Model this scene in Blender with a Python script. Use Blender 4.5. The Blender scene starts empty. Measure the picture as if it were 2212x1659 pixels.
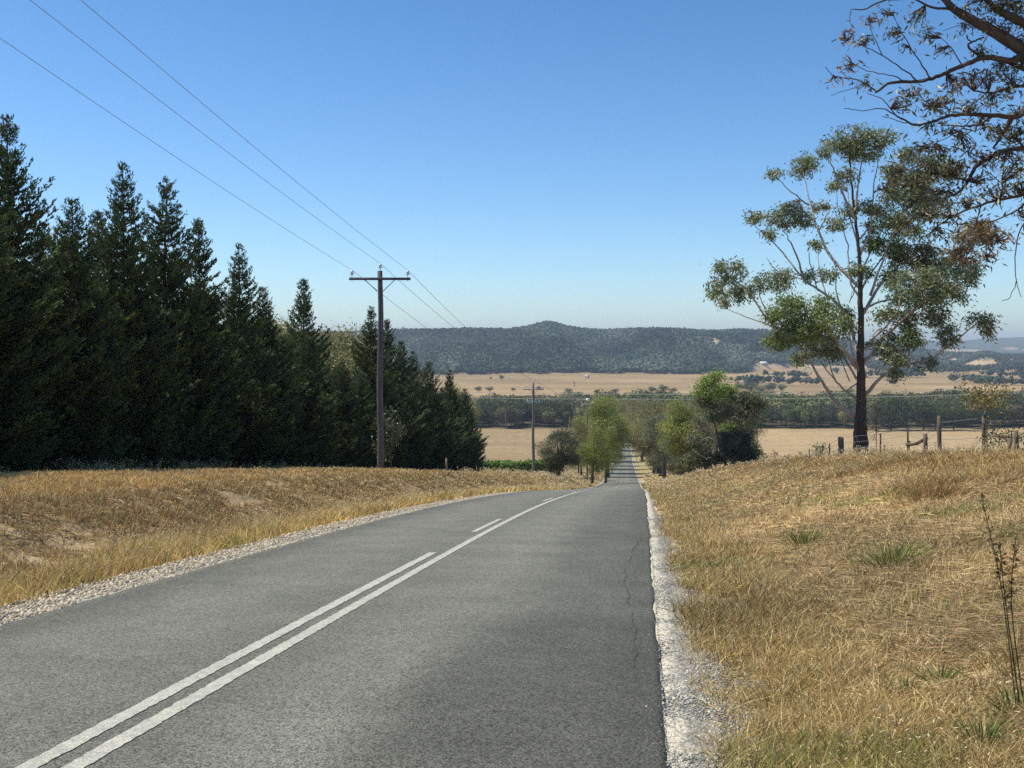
import bpy, math
import numpy as np

sc = bpy.context.scene
R = math.radians
# ------------------------------------------------------------------ camera, sky, sun, exposure
CX, F, HY = 1106.0, 2124.0, 745.0            # picture centre, focal length and horizon in a 2212 px wide measuring frame
cam = bpy.data.cameras.new('camera'); camo = bpy.data.objects.new('camera', cam)
sc.collection.objects.link(camo); sc.camera = camo
camo.location = (0, 0, 0); camo.rotation_euler = (R(90), 0, 0)   # eye 1.65 m above the road
cam.sensor_width = 36; cam.lens = 36 * F / 2212
cam.shift_y = -(829.5 - HY) / 2212
cam.clip_start = .1; cam.clip_end = 30000

SUN_EL, SUN_ROT = 61, -76
w = bpy.data.worlds.new("World"); sc.world = w; w.use_nodes = True
n = w.node_tree.nodes; l = w.node_tree.links
sky = n.new('ShaderNodeTexSky'); sky.sky_type = 'NISHITA'; sky.sun_disc = False
sky.sun_elevation = R(SUN_EL); sky.sun_rotation = R(SUN_ROT)
sky.altitude = 0; sky.air_density = 1.0; sky.dust_density = .5; sky.ozone_density = 3.0
hs = n.new('ShaderNodeHueSaturation'); hs.inputs['Saturation'].default_value = 1.12
hs.inputs['Hue'].default_value = .5
tint = n.new('ShaderNodeVectorMath'); tint.operation = 'MULTIPLY'; tc = n.new('ShaderNodeTexCoord'); sz = n.new('ShaderNodeSeparateXYZ'); l.new(tc.outputs['Generated'], sz.inputs[0])
rp = n.new('ShaderNodeValToRGB'); l.new(sz.outputs['Z'], rp.inputs[0]); rp.color_ramp.elements[0].color = (.97, 1.12, 1.27, 1); rp.color_ramp.elements[1].color = (.57, .84, 1.0, 1); rp.color_ramp.elements[1].position = .36
l.new(rp.outputs[0], tint.inputs[1])
l.new(sky.outputs[0], hs.inputs['Color']); l.new(hs.outputs[0], tint.inputs[0]); l.new(tint.outputs[0], n['Background'].inputs[0])
n['Background'].inputs[1].default_value = .112
sun = bpy.data.lights.new('sun', 'SUN'); suno = bpy.data.objects.new('sun', sun); sc.collection.objects.link(suno)
sun.energy = 4.4; sun.angle = R(.53); sun.color = (1, .93, .80)
suno.rotation_euler = (R(90 - SUN_EL), 0, R(180 - SUN_ROT) )
sc.view_settings.view_transform = 'Standard'; sc.view_settings.look = 'None'
sc.view_settings.exposure = 0.32; sc.view_settings.gamma = 1
sc.cycles.max_bounces = 5; sc.cycles.diffuse_bounces = 2; sc.cycles.glossy_bounces = 1
sc.cycles.transmission_bounces = 3; sc.cycles.transparent_max_bounces = 4; sc.cycles.volume_bounces = 0
sc.cycles.use_denoising = False
sc.cycles.use_adaptive_sampling = True; sc.cycles.adaptive_threshold = .02

# ------------------------------------------------------------------ helpers
rng = np.random.default_rng(7)

def unit(v):
    return v / np.maximum(np.linalg.norm(v, axis=-1, keepdims=True), 1e-9)

def hash2(ix, iy, seed):
    h = (ix.astype(np.int64) * 374761393 + iy.astype(np.int64) * 668265263 + seed * 974711) & 0xffffffff
    h = ((h ^ (h >> 13)) * 1274126177) & 0xffffffff
    return ((h ^ (h >> 16)) & 0xffff) / 65535.0

def vnoise(x, y, seed=0):
    x = np.asarray(x, float); y = np.asarray(y, float)
    ix = np.floor(x); iy = np.floor(y); fx = x - ix; fy = y - iy
    fx = fx * fx * (3 - 2 * fx); fy = fy * fy * (3 - 2 * fy)
    a = hash2(ix, iy, seed); b = hash2(ix + 1, iy, seed); c = hash2(ix, iy + 1, seed); d = hash2(ix + 1, iy + 1, seed)
    return (a * (1 - fx) + b * fx) * (1 - fy) + (c * (1 - fx) + d * fx) * fy

def fbm(x, y, seed=0, o=3):
    r = 0; a = 1; t = 0
    for k in range(o):
        r = r + a * vnoise(x * 2 ** k, y * 2 ** k, seed + k * 17); t += a; a *= .5
    return r / t

def sstep(a, b, x):
    t = np.clip((x - a) / (b - a), 0, 1); return t * t * (3 - 2 * t)

class Geo:
    def __init__(s): s.v = []; s.q = []; s.t = []; s.cq = []; s.ct = []; s.n = 0
    def add(s, V, Q=None, T=None, col=(.5, .5, .5)):
        V = np.asarray(V, float).reshape(-1, 3); col = np.asarray(col, float)
        for A, L, C, k in ((Q, s.q, s.cq, 4), (T, s.t, s.ct, 3)):
            if A is None or len(A) == 0: continue
            A = np.asarray(A, np.int64).reshape(-1, k)
            L.append(A + s.n)
            C.append(np.broadcast_to(col, (len(A), 3)) if col.ndim == 1 else col)
        s.v.append(V); s.n += len(V)
    def build(s, name, mat, parent=None, smooth=False, **props):
        me = bpy.data.meshes.new(name)
        V = np.concatenate(s.v).astype(np.float32)
        Q = np.concatenate(s.q) if s.q else np.zeros((0, 4), int)
        T = np.concatenate(s.t) if s.t else np.zeros((0, 3), int)
        li = np.concatenate([Q.ravel(), T.ravel()]).astype(np.int32)
        tot = np.concatenate([np.full(len(Q), 4), np.full(len(T), 3)]).astype(np.int32)
        st = np.concatenate([[0], np.cumsum(tot)[:-1]]).astype(np.int32)
        me.vertices.add(len(V)); me.vertices.foreach_set('co', V.ravel())
        me.loops.add(len(li)); me.loops.foreach_set('vertex_index', li)
        me.polygons.add(len(tot)); me.polygons.foreach_set('loop_start', st)
        me.update(calc_edges=True)
        C = np.concatenate(s.cq + s.ct).astype(np.float32)
        C4 = np.concatenate([C, np.ones((len(C), 1), np.float32)], 1)
        at = me.attributes.new('Col', 'FLOAT_COLOR', 'FACE'); at.data.foreach_set('color', C4.ravel())
        if smooth: me.polygons.foreach_set('use_smooth', np.ones(len(tot), bool))
        me.materials.append(mat)
        return link(bpy.data.objects.new(name, me), parent, **props)

def link(o, parent=None, **props):
    sc.collection.objects.link(o)
    if parent is not None: o.parent = parent
    for k, v in props.items(): o[k] = v
    return o

def empty(name, loc, **props):
    o = bpy.data.objects.new(name, None); o.location = tuple(float(a) for a in loc); o.empty_display_size = .3
    return link(o, None, **props)

def copy_tree(root, loc, rz=0, scale=1, **props):
    c = root.copy(); sc.collection.objects.link(c)
    for k in list(c.keys()):
        if k in ('label', 'group', 'category', 'kind'): del c[k]
    c.location = tuple(float(a) for a in loc); c.rotation_euler = (0, 0, rz)
    c.scale = (scale,) * 3 if np.isscalar(scale) else tuple(scale)
    for k, v in props.items(): c[k] = v
    for ch in root.children:
        d = ch.copy(); sc.collection.objects.link(d); d.parent = c
        for g in ch.children:
            e = g.copy(); sc.collection.objects.link(e); e.parent = d
    return c

def smooth_path(P, m=4):
    P = np.asarray(P, float)
    if len(P) < 3: 
        t = np.linspace(0, 1, m + 1)[:, None]; return P[0] * (1 - t) + P[-1] * t
    Q = np.vstack([2 * P[0] - P[1], P, 2 * P[-1] - P[-2]]); out = []
    for i in range(1, len(Q) - 2):
        for t in np.linspace(0, 1, m, endpoint=False):
            a, b, c, d = Q[i - 1], Q[i], Q[i + 1], Q[i + 2]
            out.append(.5 * ((2 * b) + (-a + c) * t + (2 * a - 5 * b + 4 * c - d) * t * t + (-a + 3 * b - 3 * c + d) * t ** 3))
    out.append(P[-1]); return np.array(out)

def tube(g, P, rad, sides=6, col=(.5, .5, .5), rough=0, cap=True):
    P = np.asarray(P, float); m = len(P); rad = np.broadcast_to(np.asarray(rad, float), (m,))
    T = np.gradient(P, axis=0); T = unit(T)
    ref = np.where(np.abs(T[:, 2:3]) > .9, np.array([[1., 0, 0]]), np.array([[0., 0, 1.]]))
    if (np.abs(T[:, 2]) > .9).any() and not (np.abs(T[:, 2]) > .9).all(): ref = np.tile([[.31, .95, .05]], (m, 1))
    A = unit(np.cross(T, ref)); B = np.cross(T, A)
    th = np.arange(sides) / sides * 2 * math.pi
    rr = rad[:, None] * (1 + (rough * (rng.random((m, sides)) - .5) if rough else 0))
    V = P[:, None] + rr[..., None] * (np.cos(th)[None, :, None] * A[:, None] + np.sin(th)[None, :, None] * B[:, None])
    i = np.arange(m - 1)[:, None] * sides; j = np.arange(sides)[None]; k = (j + 1) % sides
    Q = np.stack([i + j, i + k, i + sides + k, i + sides + j], -1).reshape(-1, 4)
    Tt = None; V = V.reshape(-1, 3)
    if cap:
        V = np.vstack([V, P[-1:], P[:1]]); c = m * sides; jj = np.arange(sides); kk = (jj + 1) % sides; b = (m - 1) * sides
        Tt = np.vstack([np.stack([b + jj, b + kk, np.full(sides, c)], -1), np.stack([kk, jj, np.full(sides, c + 1)], -1)])
    if cap:
        g.add(V, Q, None, col); off = g.n - len(V)
        g.t.append(Tt + off); cc = np.asarray(col, float)
        g.ct.append(np.broadcast_to(cc if cc.ndim == 1 else cc[0], (len(Tt), 3)))
    else: g.add(V, Q, None, col)

def leaves(g, P, A, L, W, col, r=rng):
    """pointed leaf quads: base P, axis A"""
    m = len(P); L = np.broadcast_to(np.asarray(L, float), (m,))[:, None]; W = np.broadcast_to(np.asarray(W, float), (m,))[:, None]
    S = unit(np.cross(A, r.normal(size=(m, 3))))
    N = np.cross(A, S)
    V = np.stack([P, P + A * L * .45 + S * W * .5 + N * L * .06, P + A * L, P + A * L * .45 - S * W * .5 + N * L * .06], 1).reshape(-1, 3)
    Q = np.arange(m * 4).reshape(-1, 4)
    g.add(V, Q, None, col)

def box(g, c, d, col=(.5, .5, .5), rot=0, ax=None):
    """box centred at c, full size d, rotated about z"""
    x, y, z = np.array(d) / 2.
    V = np.array([[a, b, e] for e in (-z, z) for b in (-y, y) for a in (-x, x)], float)
    cr, sr = math.cos(rot), math.sin(rot)
    V = np.stack([V[:, 0] * cr - V[:, 1] * sr, V[:, 0] * sr + V[:, 1] * cr, V[:, 2]], -1) + np.array(c)
    g.add(V, [[0, 2, 3, 1], [4, 5, 7, 6], [0, 1, 5, 4], [2, 6, 7, 3], [0, 4, 6, 2], [1, 3, 7, 5]], None, col)

def jit(col, m, a=.25, r=rng):
    c = np.array(col, float)[None] * (1 + a * (r.random((m, 1)) * 2 - 1)); return np.clip(c * (1 + .12 * (r.random((m, 3)) * 2 - 1)), 0, 1)

def pick(cols, m, a=.2, r=rng, p=None):
    c = np.array(cols, float); return np.clip(c[r.choice(len(c), m, p=p)] * (1 + a * (r.random((m, 1)) * 2 - 1)), 0, 1)

# ------------------------------------------------------------------ materials
def mat(name, base=None, rough=.8, spec=.3, noises=(), bump=None, trans=0, attr='Col', metal=0):
    m = bpy.data.materials.new(name); m.use_nodes = True
    n = m.node_tree.nodes; l = m.node_tree.links; p = n['Principled BSDF']
    p.inputs['Roughness'].default_value = rough; p.inputs['Specular IOR Level'].default_value = spec; p.inputs['Metallic'].default_value = metal
    if base is None:
        a = n.new('ShaderNodeAttribute'); a.attribute_name = attr; src = a.outputs['Color']
    else:
        a = n.new('ShaderNodeRGB'); a.outputs[0].default_value = (*base, 1); src = a.outputs[0]
    geo = n.new('ShaderNodeNewGeometry')
    for (scale, lo, hi, stretch, detail) in noises:
        mp = n.new('ShaderNodeMapping'); mp.inputs['Scale'].default_value = stretch
        l.new(geo.outputs['Position'], mp.inputs['Vector'])
        t = n.new('ShaderNodeTexNoise'); t.inputs['Scale'].default_value = scale; t.inputs['Detail'].default_value = detail
        t.inputs['Roughness'].default_value = .65
        l.new(mp.outputs[0], t.inputs['Vector'])
        mr = n.new('ShaderNodeMapRange'); mr.inputs['From Min'].default_value = .3; mr.inputs['From Max'].default_value = .7
        mr.inputs['To Min'].default_value = lo; mr.inputs['To Max'].default_value = hi
        l.new(t.outputs['Fac'], mr.inputs['Value'])
        mu = n.new('ShaderNodeVectorMath'); mu.operation = 'SCALE'
        l.new(src, mu.inputs[0]); l.new(mr.outputs[0], mu.inputs['Scale']); src = mu.outputs[0]
    l.new(src, p.inputs['Base Color'])
    if bump:
        t = n.new('ShaderNodeTexNoise'); t.inputs['Scale'].default_value = bump[0]; t.inputs['Detail'].default_value = 3
        l.new(geo.outputs['Position'], t.inputs['Vector'])
        b = n.new('ShaderNodeBump'); b.inputs['Strength'].default_value = 1; b.inputs['Distance'].default_value = bump[1]
        l.new(t.outputs['Fac'], b.inputs['Height']); l.new(b.outputs[0], p.inputs['Normal'])
    if trans:
        tr = n.new('ShaderNodeBsdfTranslucent'); l.new(src, tr.inputs['Color'])
        mx = n.new('ShaderNodeMixShader'); mx.inputs[0].default_value = trans
        l.new(p.outputs[0], mx.inputs[1]); l.new(tr.outputs[0], mx.inputs[2]); l.new(mx.outputs[0], n['Material Output'].inputs['Surface'])
    return m

one = (1, 1, 1)
M_leaf = mat('leaf', rough=.45, spec=.45, trans=.34)
M_needle = mat('needle', rough=.7, spec=.2, trans=.12)
M_far = mat('far_leaf', rough=.9, spec=.1)
M_grass = mat('dry_grass', rough=.7, spec=.15, trans=.22)
M_bark = mat('bark', rough=.9, spec=.2, noises=((2.2, .55, 1.4, (1, 1, .35), 5), (14, .8, 1.2, (1, 1, .3), 3)), bump=(9, .03))
M_wood = mat('weathered_wood', rough=.9, spec=.15, noises=((9, .6, 1.35, (1, 1, .08), 5),), bump=(30, .01))
M_metal = mat('galvanised_metal', rough=.5, spec=.5, metal=.3)
M_glass = mat('insulator_porcelain', rough=.25, spec=.5)
M_paintw = mat('painted_wall', rough=.6, noises=((1.5, .85, 1.1, one, 3),))
M_ground = mat('ground', rough=.95, spec=.1, noises=((1.3, .8, 1.2, one, 6), (.02, .88, 1.12, (1, 1, 1), 4), (.35, .85, 1.15, (1, .35, 1), 4), (3.5, .72, 1.25, one, 4), (22, .8, 1.2, one, 3)), bump=(14, .04))
M_stone = mat('stones', rough=.9, spec=.2)

# ------------------------------------------------------------------ terrain
_y = np.arange(-140, 12001, 1.0)
_ty = np.array([-140, -60, -20, 0, 10, 23, 31, 40, 50, 65, 85, 109, 127, 150, 206, 286, 352, 450, 550, 700, 900, 1200, 1600, 12001])
_tz = np.array([11.7, 4.08, .26, -1.65, -2.6, -3.9, -4.9, -6.05, -7.4, -9.6, -12.5, -15.9, -18.3, -21.2, -27.3, -34.7, -39.0, -44.7, -47.6, -48.5, -48.3, -48, -48, -48])
_z = np.interp(_y, _ty, _tz); _k = np.exp(-.5 * (np.arange(-30, 31) / 7.) ** 2); _k /= _k.sum()
_zp = np.concatenate([_z[0] - (np.arange(30, 0, -1)) * (_z[1] - _z[0]), _z, np.full(30, _z[-1])])
_z = np.convolve(_zp, _k, 'valid')
def prof(y): return np.interp(y, _y, _z)
def cx(y):
    a = -2.7 + .1337 * y; b = .113 * y; k = .8
    m = np.minimum(a, b); return m - k * np.log(np.exp(-(a - m) / k) + np.exp(-(b - m) / k))

E_u = np.array([(-700, 735), (-100, 728), (300, 722), (700, 720), (850, 714), (950, 713.5), (1040, 712), (1100, 713), (1140, 707), (1180, 696), (1200, 699), (1225, 706), (1260, 712), (1300, 715), (1350, 713), (1400, 713), (1450, 712), (1500, 716), (1550, 717), (1600, 714), (1680, 717), (1750, 724), (1850, 738), (1950, 752), (2050, 764), (2212, 772), (3400, 775)], float)
E2_u = np.array([(-900, 740), (1500, 742), (1800, 740), (1900, 737), (2000, 735), (2060, 738), (2120, 731), (2212, 728), (2400, 724), (3000, 735), (3500, 740)], float)
def ridge(x, y):
    yy = np.maximum(y, 1.); u = CX + F * x / yy
    el = (HY - np.interp(u, E_u[:, 0], E_u[:, 1] + 5.5)) / F
    D = 2450 + 250 * np.sin(u / 260.) + 150 * np.sin(u / 97. + 1)
    Ff = np.interp(u, [-500, 900, 1100, 1580, 1700, 1850, 2100, 2300], [1560, 1560, 1620, 1640, 1950, 2050, 2150, 2150])
    t = np.clip((yy - Ff) / (D - Ff), 0, 1); g = t ** .85 * (1 - .12 * np.sin(math.pi * t))
    sp = fbm(u / 75. + y / 900., y / 520. + 3, 5, 3) - .5
    zr = el * D
    z = (zr + 48) * g + sp * 80 * np.sin(math.pi * t) ** .8
    back = sstep(D, D + 1700, yy); z = z * (1 - .85 * back)
    el2 = (HY - np.interp(u, E2_u[:, 0], E2_u[:, 1])) / F
    t2 = np.clip((yy - 5000) / 1500., 0, 1)
    z2 = (el2 * 6500 + 48) * t2 ** .8 + (fbm(u / 60., y / 900., 9, 3) - .5) * 40 * np.sin(math.pi * t2)
    z2 = z2 * (1 - sstep(6500, 8500, yy) * .7)
    return np.maximum(z, z2)

def left_h(a):    # a = distance left of road centre
    return np.interp(a, [0, 2.55, 2.72, 3.6, 4.4, 5.5, 6.3, 7.1, 8.5, 12, 20, 40, 90], [-.09, -.05, -.004, -.02, -.06, .05, .30, .52, .62, .66, .50, .3, 0])
def right_h(a):
    return np.interp(a, [0, 2.55, 2.72, 3.5, 4.4, 5.5, 7.5, 9.7, 12, 20, 60, 120], [-.09, -.05, -.004, -.01, .12, .42, .92, 1.24, 1.33, 1.12, .3, 0])
def ground(x, y, fine=True):
    x = np.asarray(x, float); y = np.asarray(y, float)
    s = x - cx(y); a = np.abs(s)
    hl = left_h(a) * np.where(a > 3.4, np.interp(y, [0, 100, 150, 200, 300], [1, 2.0, 1.6, .8, .3]), 1)
    hr = right_h(a) * np.where(a > 3.4, np.interp(y, [0, 30, 50, 81, 135, 190, 300], [1, 1, 1.18, 1.35, .85, .45, .2]), 1)
    z = prof(y) + np.where(s < 0, hl, hr)
    m = sstep(3.6, 5.2, a) * (1 - sstep(60, 160, y))
    if fine:
        z = z + m * ((fbm(x / 1.3, y / 1.3, 3, 3) - .5) * np.where(s > 0, .27, .17) + (vnoise(x / .32, y / .32, 8) - .5) * .07)
        face = sstep(5.2, 5.8, -s) * (1 - sstep(6.9, 7.8, -s))
        z = z + face * (1 - sstep(40, 90, y)) * (np.abs(fbm(x / .55, y / .42, 12, 2) - .5) * -.35 + .08)
    far = sstep(25, 140, a)
    z = z + far * (fbm(x / 130., y / 130., 21, 2) - .5) * 2.6 * sstep(60, 220, y)
    z = z + sstep(100, 420, s) * 4.0 * sstep(250, 520, y) * (1 - sstep(800, 1200, y))
    return z + np.where(y > 1400, ridge(x, y), 0)
def gz(x, y): return float(ground(np.array([x]), np.array([y]))[0])
def yV(x, y): return HY - F * ground(x, y, False) / y      # picture height of a ground point, used only to look sizes up
def at(px, d): return (px - CX) / F * d

def clearing(x, y):
    """dry grass openings among the far trees: 0..1"""
    u = CX + F * x / np.maximum(y, 1)
    v = np.where(y > 1300, yV(x, np.maximum(y, 1)), 900) + (vnoise(u / 22., y / 70., 40) - .5) * 9
    c = (sstep(1608, 1640, u) * (1 - sstep(1760, 1830, u)) * sstep(784, 788, v) * (1 - sstep(800, 806, v)))
    c = np.maximum(c, sstep(1610, 1625, u) * (1 - sstep(1690, 1710, u)) * (1 - np.abs(v - (762 + (u - 1610) * .08)) / 5.5).clip(0, 1) * 2)
    c = np.maximum(c, sstep(1440, 1450, u) * (1 - sstep(1600, 1620, u)) * (1 - np.abs(v - (723 + (u - 1450) * .18)) / 6.).clip(0, 1) * 1.3)
    c = np.maximum(c, sstep(1590, 1600, u) * (1 - sstep(1660, 1680, u)) * (1 - np.abs(v - 729) / 5.).clip(0, 1))
    plain = (u > 1600) & (y > 1500) & (y < 4200) & (v > 771)
    pl = vnoise(u / 260. + 5, y / 210., 44) > .42
    c = np.where(plain & (u > 1800), np.maximum(c, pl * 1.0), c)
    far = (y > 4800) & (v > 752); c = np.where(far, np.maximum(c, (vnoise(u / 90., y / 160., 45) > .6) * 1.), c)
    return np.clip(c, 0, 1)

def land_col(x, y):
    s = x - cx(y); a = np.abs(s); n1 = fbm(x / 2.2, y / 3.5, 31, 3)[..., None]
    pale = np.array([.50, .375, .21]); rust = np.array([.35, .21, .095]); brown = np.array([.31, .22, .12]); gravel = np.array([.40, .35, .26])
    c = np.where(n1 > .5, pale, pale * .85 + rust * .15)
    lf = (s < 0)[..., None]
    face = (sstep(5.3, 5.8, a) * (1 - sstep(6.9, 7.4, a)))[..., None]
    cl = pale * (1 - face) + brown * face; top = sstep(6.9, 7.6, a)[..., None]; cl = cl * (1 - top) + (rust * .65 + pale * .35) * top
    tr = sstep(7.0, 9.2, a)[..., None]; cr = pale * (1 - tr) + (rust * .6 + pale * .4) * tr
    c = np.where(lf, cl * .8 + c * .2, cr * .8 + c * .2)
    c = np.where(a[..., None] < 3.7, gravel, c)
    # paddocks
    g = np.array([.38, .275, .145])
    p = sstep(16, 26, a)[..., None] * sstep(30, 70, y)[..., None]
    padd = np.where(lf, g * np.array([.76, .76, .76]), g)
    padd = padd * (.9 + .22 * fbm(x / 60., y / 25., 33, 2)[..., None])
    c = c * (1 - p) + padd * p
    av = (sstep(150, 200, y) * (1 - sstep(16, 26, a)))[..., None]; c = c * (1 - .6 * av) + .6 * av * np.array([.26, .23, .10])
    wf = (sstep(553, 560, y) * (1 - sstep(735, 765, y)))[..., None]; c = c * (1 - wf) + wf * np.array([.10, .085, .045])
    ff = sstep(765, 775, y)[..., None]
    fc = np.array([.315, .22, .108]) * (.62 + .76 * fbm(x / 170., y / 60., 36, 3)[..., None])
    c = c * (1 - ff) + fc * ff
    u = CX + F * x / np.maximum(y, 1)
    Ff = np.interp(u, [-500, 900, 1100, 1580, 1700, 1850, 2100, 2300], [1560, 1560, 1620, 1640, 1950, 2050, 2150, 2150])
    Ff = Ff + (vnoise(u / 30., u * 0, 50) - .5) * 24
    hf = sstep(-10, 25, y - Ff)[..., None]
    forest = np.array([.08, .10, .058]); cm = clearing(x, y)[..., None]
    green = vnoise(u / 200. + 9, y / 260., 51)[..., None] > .62
    cc = np.where(green & ((y < 5000) & (u > 1745))[..., None], np.array([.16, .19, .09]), np.array([.46, .33, .19]))
    c = c * (1 - hf) + hf * (forest * (1 - cm) + cc * cm)
    return c

# rows and columns shared by ground, road and shoulders
rows = [-80., -60, -45, -32, -24, -18, -13, -9, -6, -4, -2, -1, 0]
while rows[-1] < 9000:
    yv = rows[-1]; st = .28 if yv < 14 else max(.28, yv * (.021 if yv < 700 or yv > 3000 else .0125)); rows.append(yv + st)
rows = np.array(rows)
cols = [2.3, 2.55, 2.72, 2.88, 3.0]
while cols[-1] < 12: cols.append(cols[-1] + .2)
while cols[-1] < 7500: cols.append(cols[-1] * 1.032)
cols = np.array(cols); cols = np.concatenate([-cols[::-1], [-1.2, 0, 1.2], cols])
YY, SS = np.meshgrid(rows, cols, indexing='ij'); XX = cx(YY) + SS
ZZ = ground(XX, YY)
nr, nc = XX.shape
idx = np.arange(nr * nc).reshape(nr, nc)
Q = np.stack([idx[:-1, :-1], idx[:-1, 1:], idx[1:, 1:], idx[1:, :-1]], -1).reshape(-1, 4)
def vmesh(name, V, Q, colv, m, smooth=True, **props):
    me = bpy.data.meshes.new(name); me.from_pydata([], [], [])
    V = np.asarray(V, np.float32); me.vertices.add(len(V)); me.vertices.foreach_set('co', V.ravel())
    Qi = np.asarray(Q, np.int32); me.loops.add(Qi.size); me.loops.foreach_set('vertex_index', Qi.ravel())
    me.polygons.add(len(Qi)); me.polygons.foreach_set('loop_start', np.arange(0, Qi.size, 4, dtype=np.int32))
    me.update(calc_edges=True); me.polygons.foreach_set('use_smooth', np.full(len(Qi), smooth))
    C = np.concatenate([colv, np.ones((len(V), 1))], 1).astype(np.float32)
    a = me.attributes.new('Col', 'FLOAT_COLOR', 'POINT'); a.data.foreach_set('color', C.ravel())
    me.materials.append(m); return link(bpy.data.objects.new(name, me), None, **props)
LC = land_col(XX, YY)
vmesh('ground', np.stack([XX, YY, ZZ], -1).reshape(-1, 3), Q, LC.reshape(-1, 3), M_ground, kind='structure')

# ------------------------------------------------------------------ road
def road_mat():
    m = bpy.data.materials.new('asphalt'); m.use_nodes = True; n = m.node_tree.nodes; l = m.node_tree.links; p = n['Principled BSDF']
    p.inputs['Roughness'].default_value = .85; p.inputs['Specular IOR Level'].default_value = .25
    a = n.new('ShaderNodeAttribute'); a.attribute_name = 'Col'; geo = n.new('ShaderNodeNewGeometry')
    v = n.new('ShaderNodeTexVoronoi'); v.inputs['Scale'].default_value = 105; l.new(geo.outputs['Position'], v.inputs['Vector'])
    r1 = n.new('ShaderNodeMapRange'); r1.inputs['From Min'].default_value = 0; r1.inputs['From Max'].default_value = 1
    r1.inputs['To Min'].default_value = .42; r1.inputs['To Max'].default_value = 1.8
    sep = n.new('ShaderNodeSeparateColor'); l.new(v.outputs['Color'], sep.inputs[0]); l.new(sep.outputs[0], r1.inputs['Value'])
    r2 = n.new('ShaderNodeMapRange'); r2.inputs['From Min'].default_value = .2; r2.inputs['From Max'].default_value = .8
    r2.inputs['To Min'].default_value = 1.05; r2.inputs['To Max'].default_value = .78; l.new(v.outputs['Distance'], r2.inputs['Value'])
    t = n.new('ShaderNodeTexNoise'); t.inputs['Scale'].default_value = 1.1; t.inputs['Detail'].default_value = 6; t.inputs['Roughness'].default_value = .7
    l.new(geo.outputs['Position'], t.inputs['Vector'])
    r3 = n.new('ShaderNodeMapRange'); r3.inputs['From Min'].default_value = .3; r3.inputs['From Max'].default_value = .7
    r3.inputs['To Min'].default_value = .80; r3.inputs['To Max'].default_value = 1.16; l.new(t.outputs['Fac'], r3.inputs['Value'])
    t2 = n.new('ShaderNodeTexNoise'); t2.inputs['Scale'].default_value = 28; t2.inputs['Detail'].default_value = 2; l.new(geo.outputs['Position'], t2.inputs['Vector'])
    r4 = n.new('ShaderNodeMapRange'); r4.inputs['From Min'].default_value = .3; r4.inputs['From Max'].default_value = .7
    r4.inputs['To Min'].default_value = .85; r4.inputs['To Max'].default_value = 1.13; l.new(t2.outputs['Fac'], r4.inputs['Value'])
    src = a.outputs['Color']
    for q in (r1, r2, r3, r4):
        mu = n.new('ShaderNodeVectorMath'); mu.operation = 'SCALE'; l.new(src, mu.inputs[0]); l.new(q.outputs[0], mu.inputs['Scale']); src = mu.outputs[0]
    l.new(src, p.inputs['Base Color'])
    b = n.new('ShaderNodeBump'); b.inputs['Distance'].default_value = .006; b.inputs['Strength'].default_value = .8; b.invert = True
    l.new(v.outputs['Distance'], b.inputs['Height']); l.new(b.outputs[0], p.inputs['Normal'])
    return m
M_road = road_mat()
rr = rows[rows < 640]
sl = np.array([-2.9, -2.75, -2.5, -2.2, -1.8, -1.4, -1.0, -.6, -.3, 0, .3, .6, 1.0, 1.4, 1.8, 2.1, 2.4, 2.65, 2.8, 2.9])
YR, SR = np.meshgrid(rr, sl, indexing='ij')
edge = (np.abs(SR) > 2.85)
SR2 = SR + edge * ((vnoise(YR / .35, SR, 60) - .5) * .045 + (vnoise(YR / 3., SR, 61) - .5) * .06 * np.sign(SR))
SR2 = SR2 + edge * (SR > 0) * (-.05)
def road_z(s, y): return prof(y) + .035 - .006 * np.abs(s)
ZR = road_z(SR2, YR)
g0 = np.array([.150, .149, .120])[None, None] * (1 + 0 * YR[..., None])
k = 1.02 + .13 * np.exp(-((SR - .9) / .45) ** 2) - .26 * np.exp(-((np.abs(SR) - 2.75) / .38) ** 2) + .10 * np.exp(-((SR + 1.5) / .6) ** 2) - .08 * np.exp(-((SR - 1.9) / .3) ** 2) - .10 * np.exp(-((SR + .15) / .3) ** 2)
patch = sstep(1.25, 1.45, SR) * (1 - sstep(7.5, 9.5, YR)) + .6 * sstep(1.0, 2.2, SR) * (1 - sstep(20, 60, YR))
k = k * (1 - .36 * np.clip(patch, 0, 1)); k = k * (.94 + .12 * fbm(SR / 2., YR / 9., 62, 2)) * (1 + .10 * sstep(20, 90, YR))
colr = g0 * k[..., None]
nrr, ncr = YR.shape
base = np.stack([cx(YR) + SR2, YR, ZR], -1)
low = base.copy(); 
V = base.reshape(-1, 3); iq = np.arange(nrr * ncr).reshape(nrr, ncr)
Qr = np.stack([iq[:-1, :-1], iq[:-1, 1:], iq[1:, 1:], iq[1:, :-1]], -1).reshape(-1, 4)
skl = base[:, [0, -1]].copy(); skl[..., 2] -= .05; V2 = np.vstack([V, skl.reshape(-1, 3)]); b0 = nrr * ncr; js = b0 + np.arange(nrr * 2).reshape(nrr, 2)
Ql = np.stack([iq[:-1, 0], iq[1:, 0], js[1:, 0], js[:-1, 0]], -1); Qrr = np.stack([iq[1:, -1], iq[:-1, -1], js[:-1, 1], js[1:, 1]], -1)
vmesh('road', V2, np.vstack([Qr, Ql, Qrr]), np.vstack([colr.reshape(-1, 3), np.tile([.1, .1, .1], (nrr * 2, 1))]), M_road, kind='structure')

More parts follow.
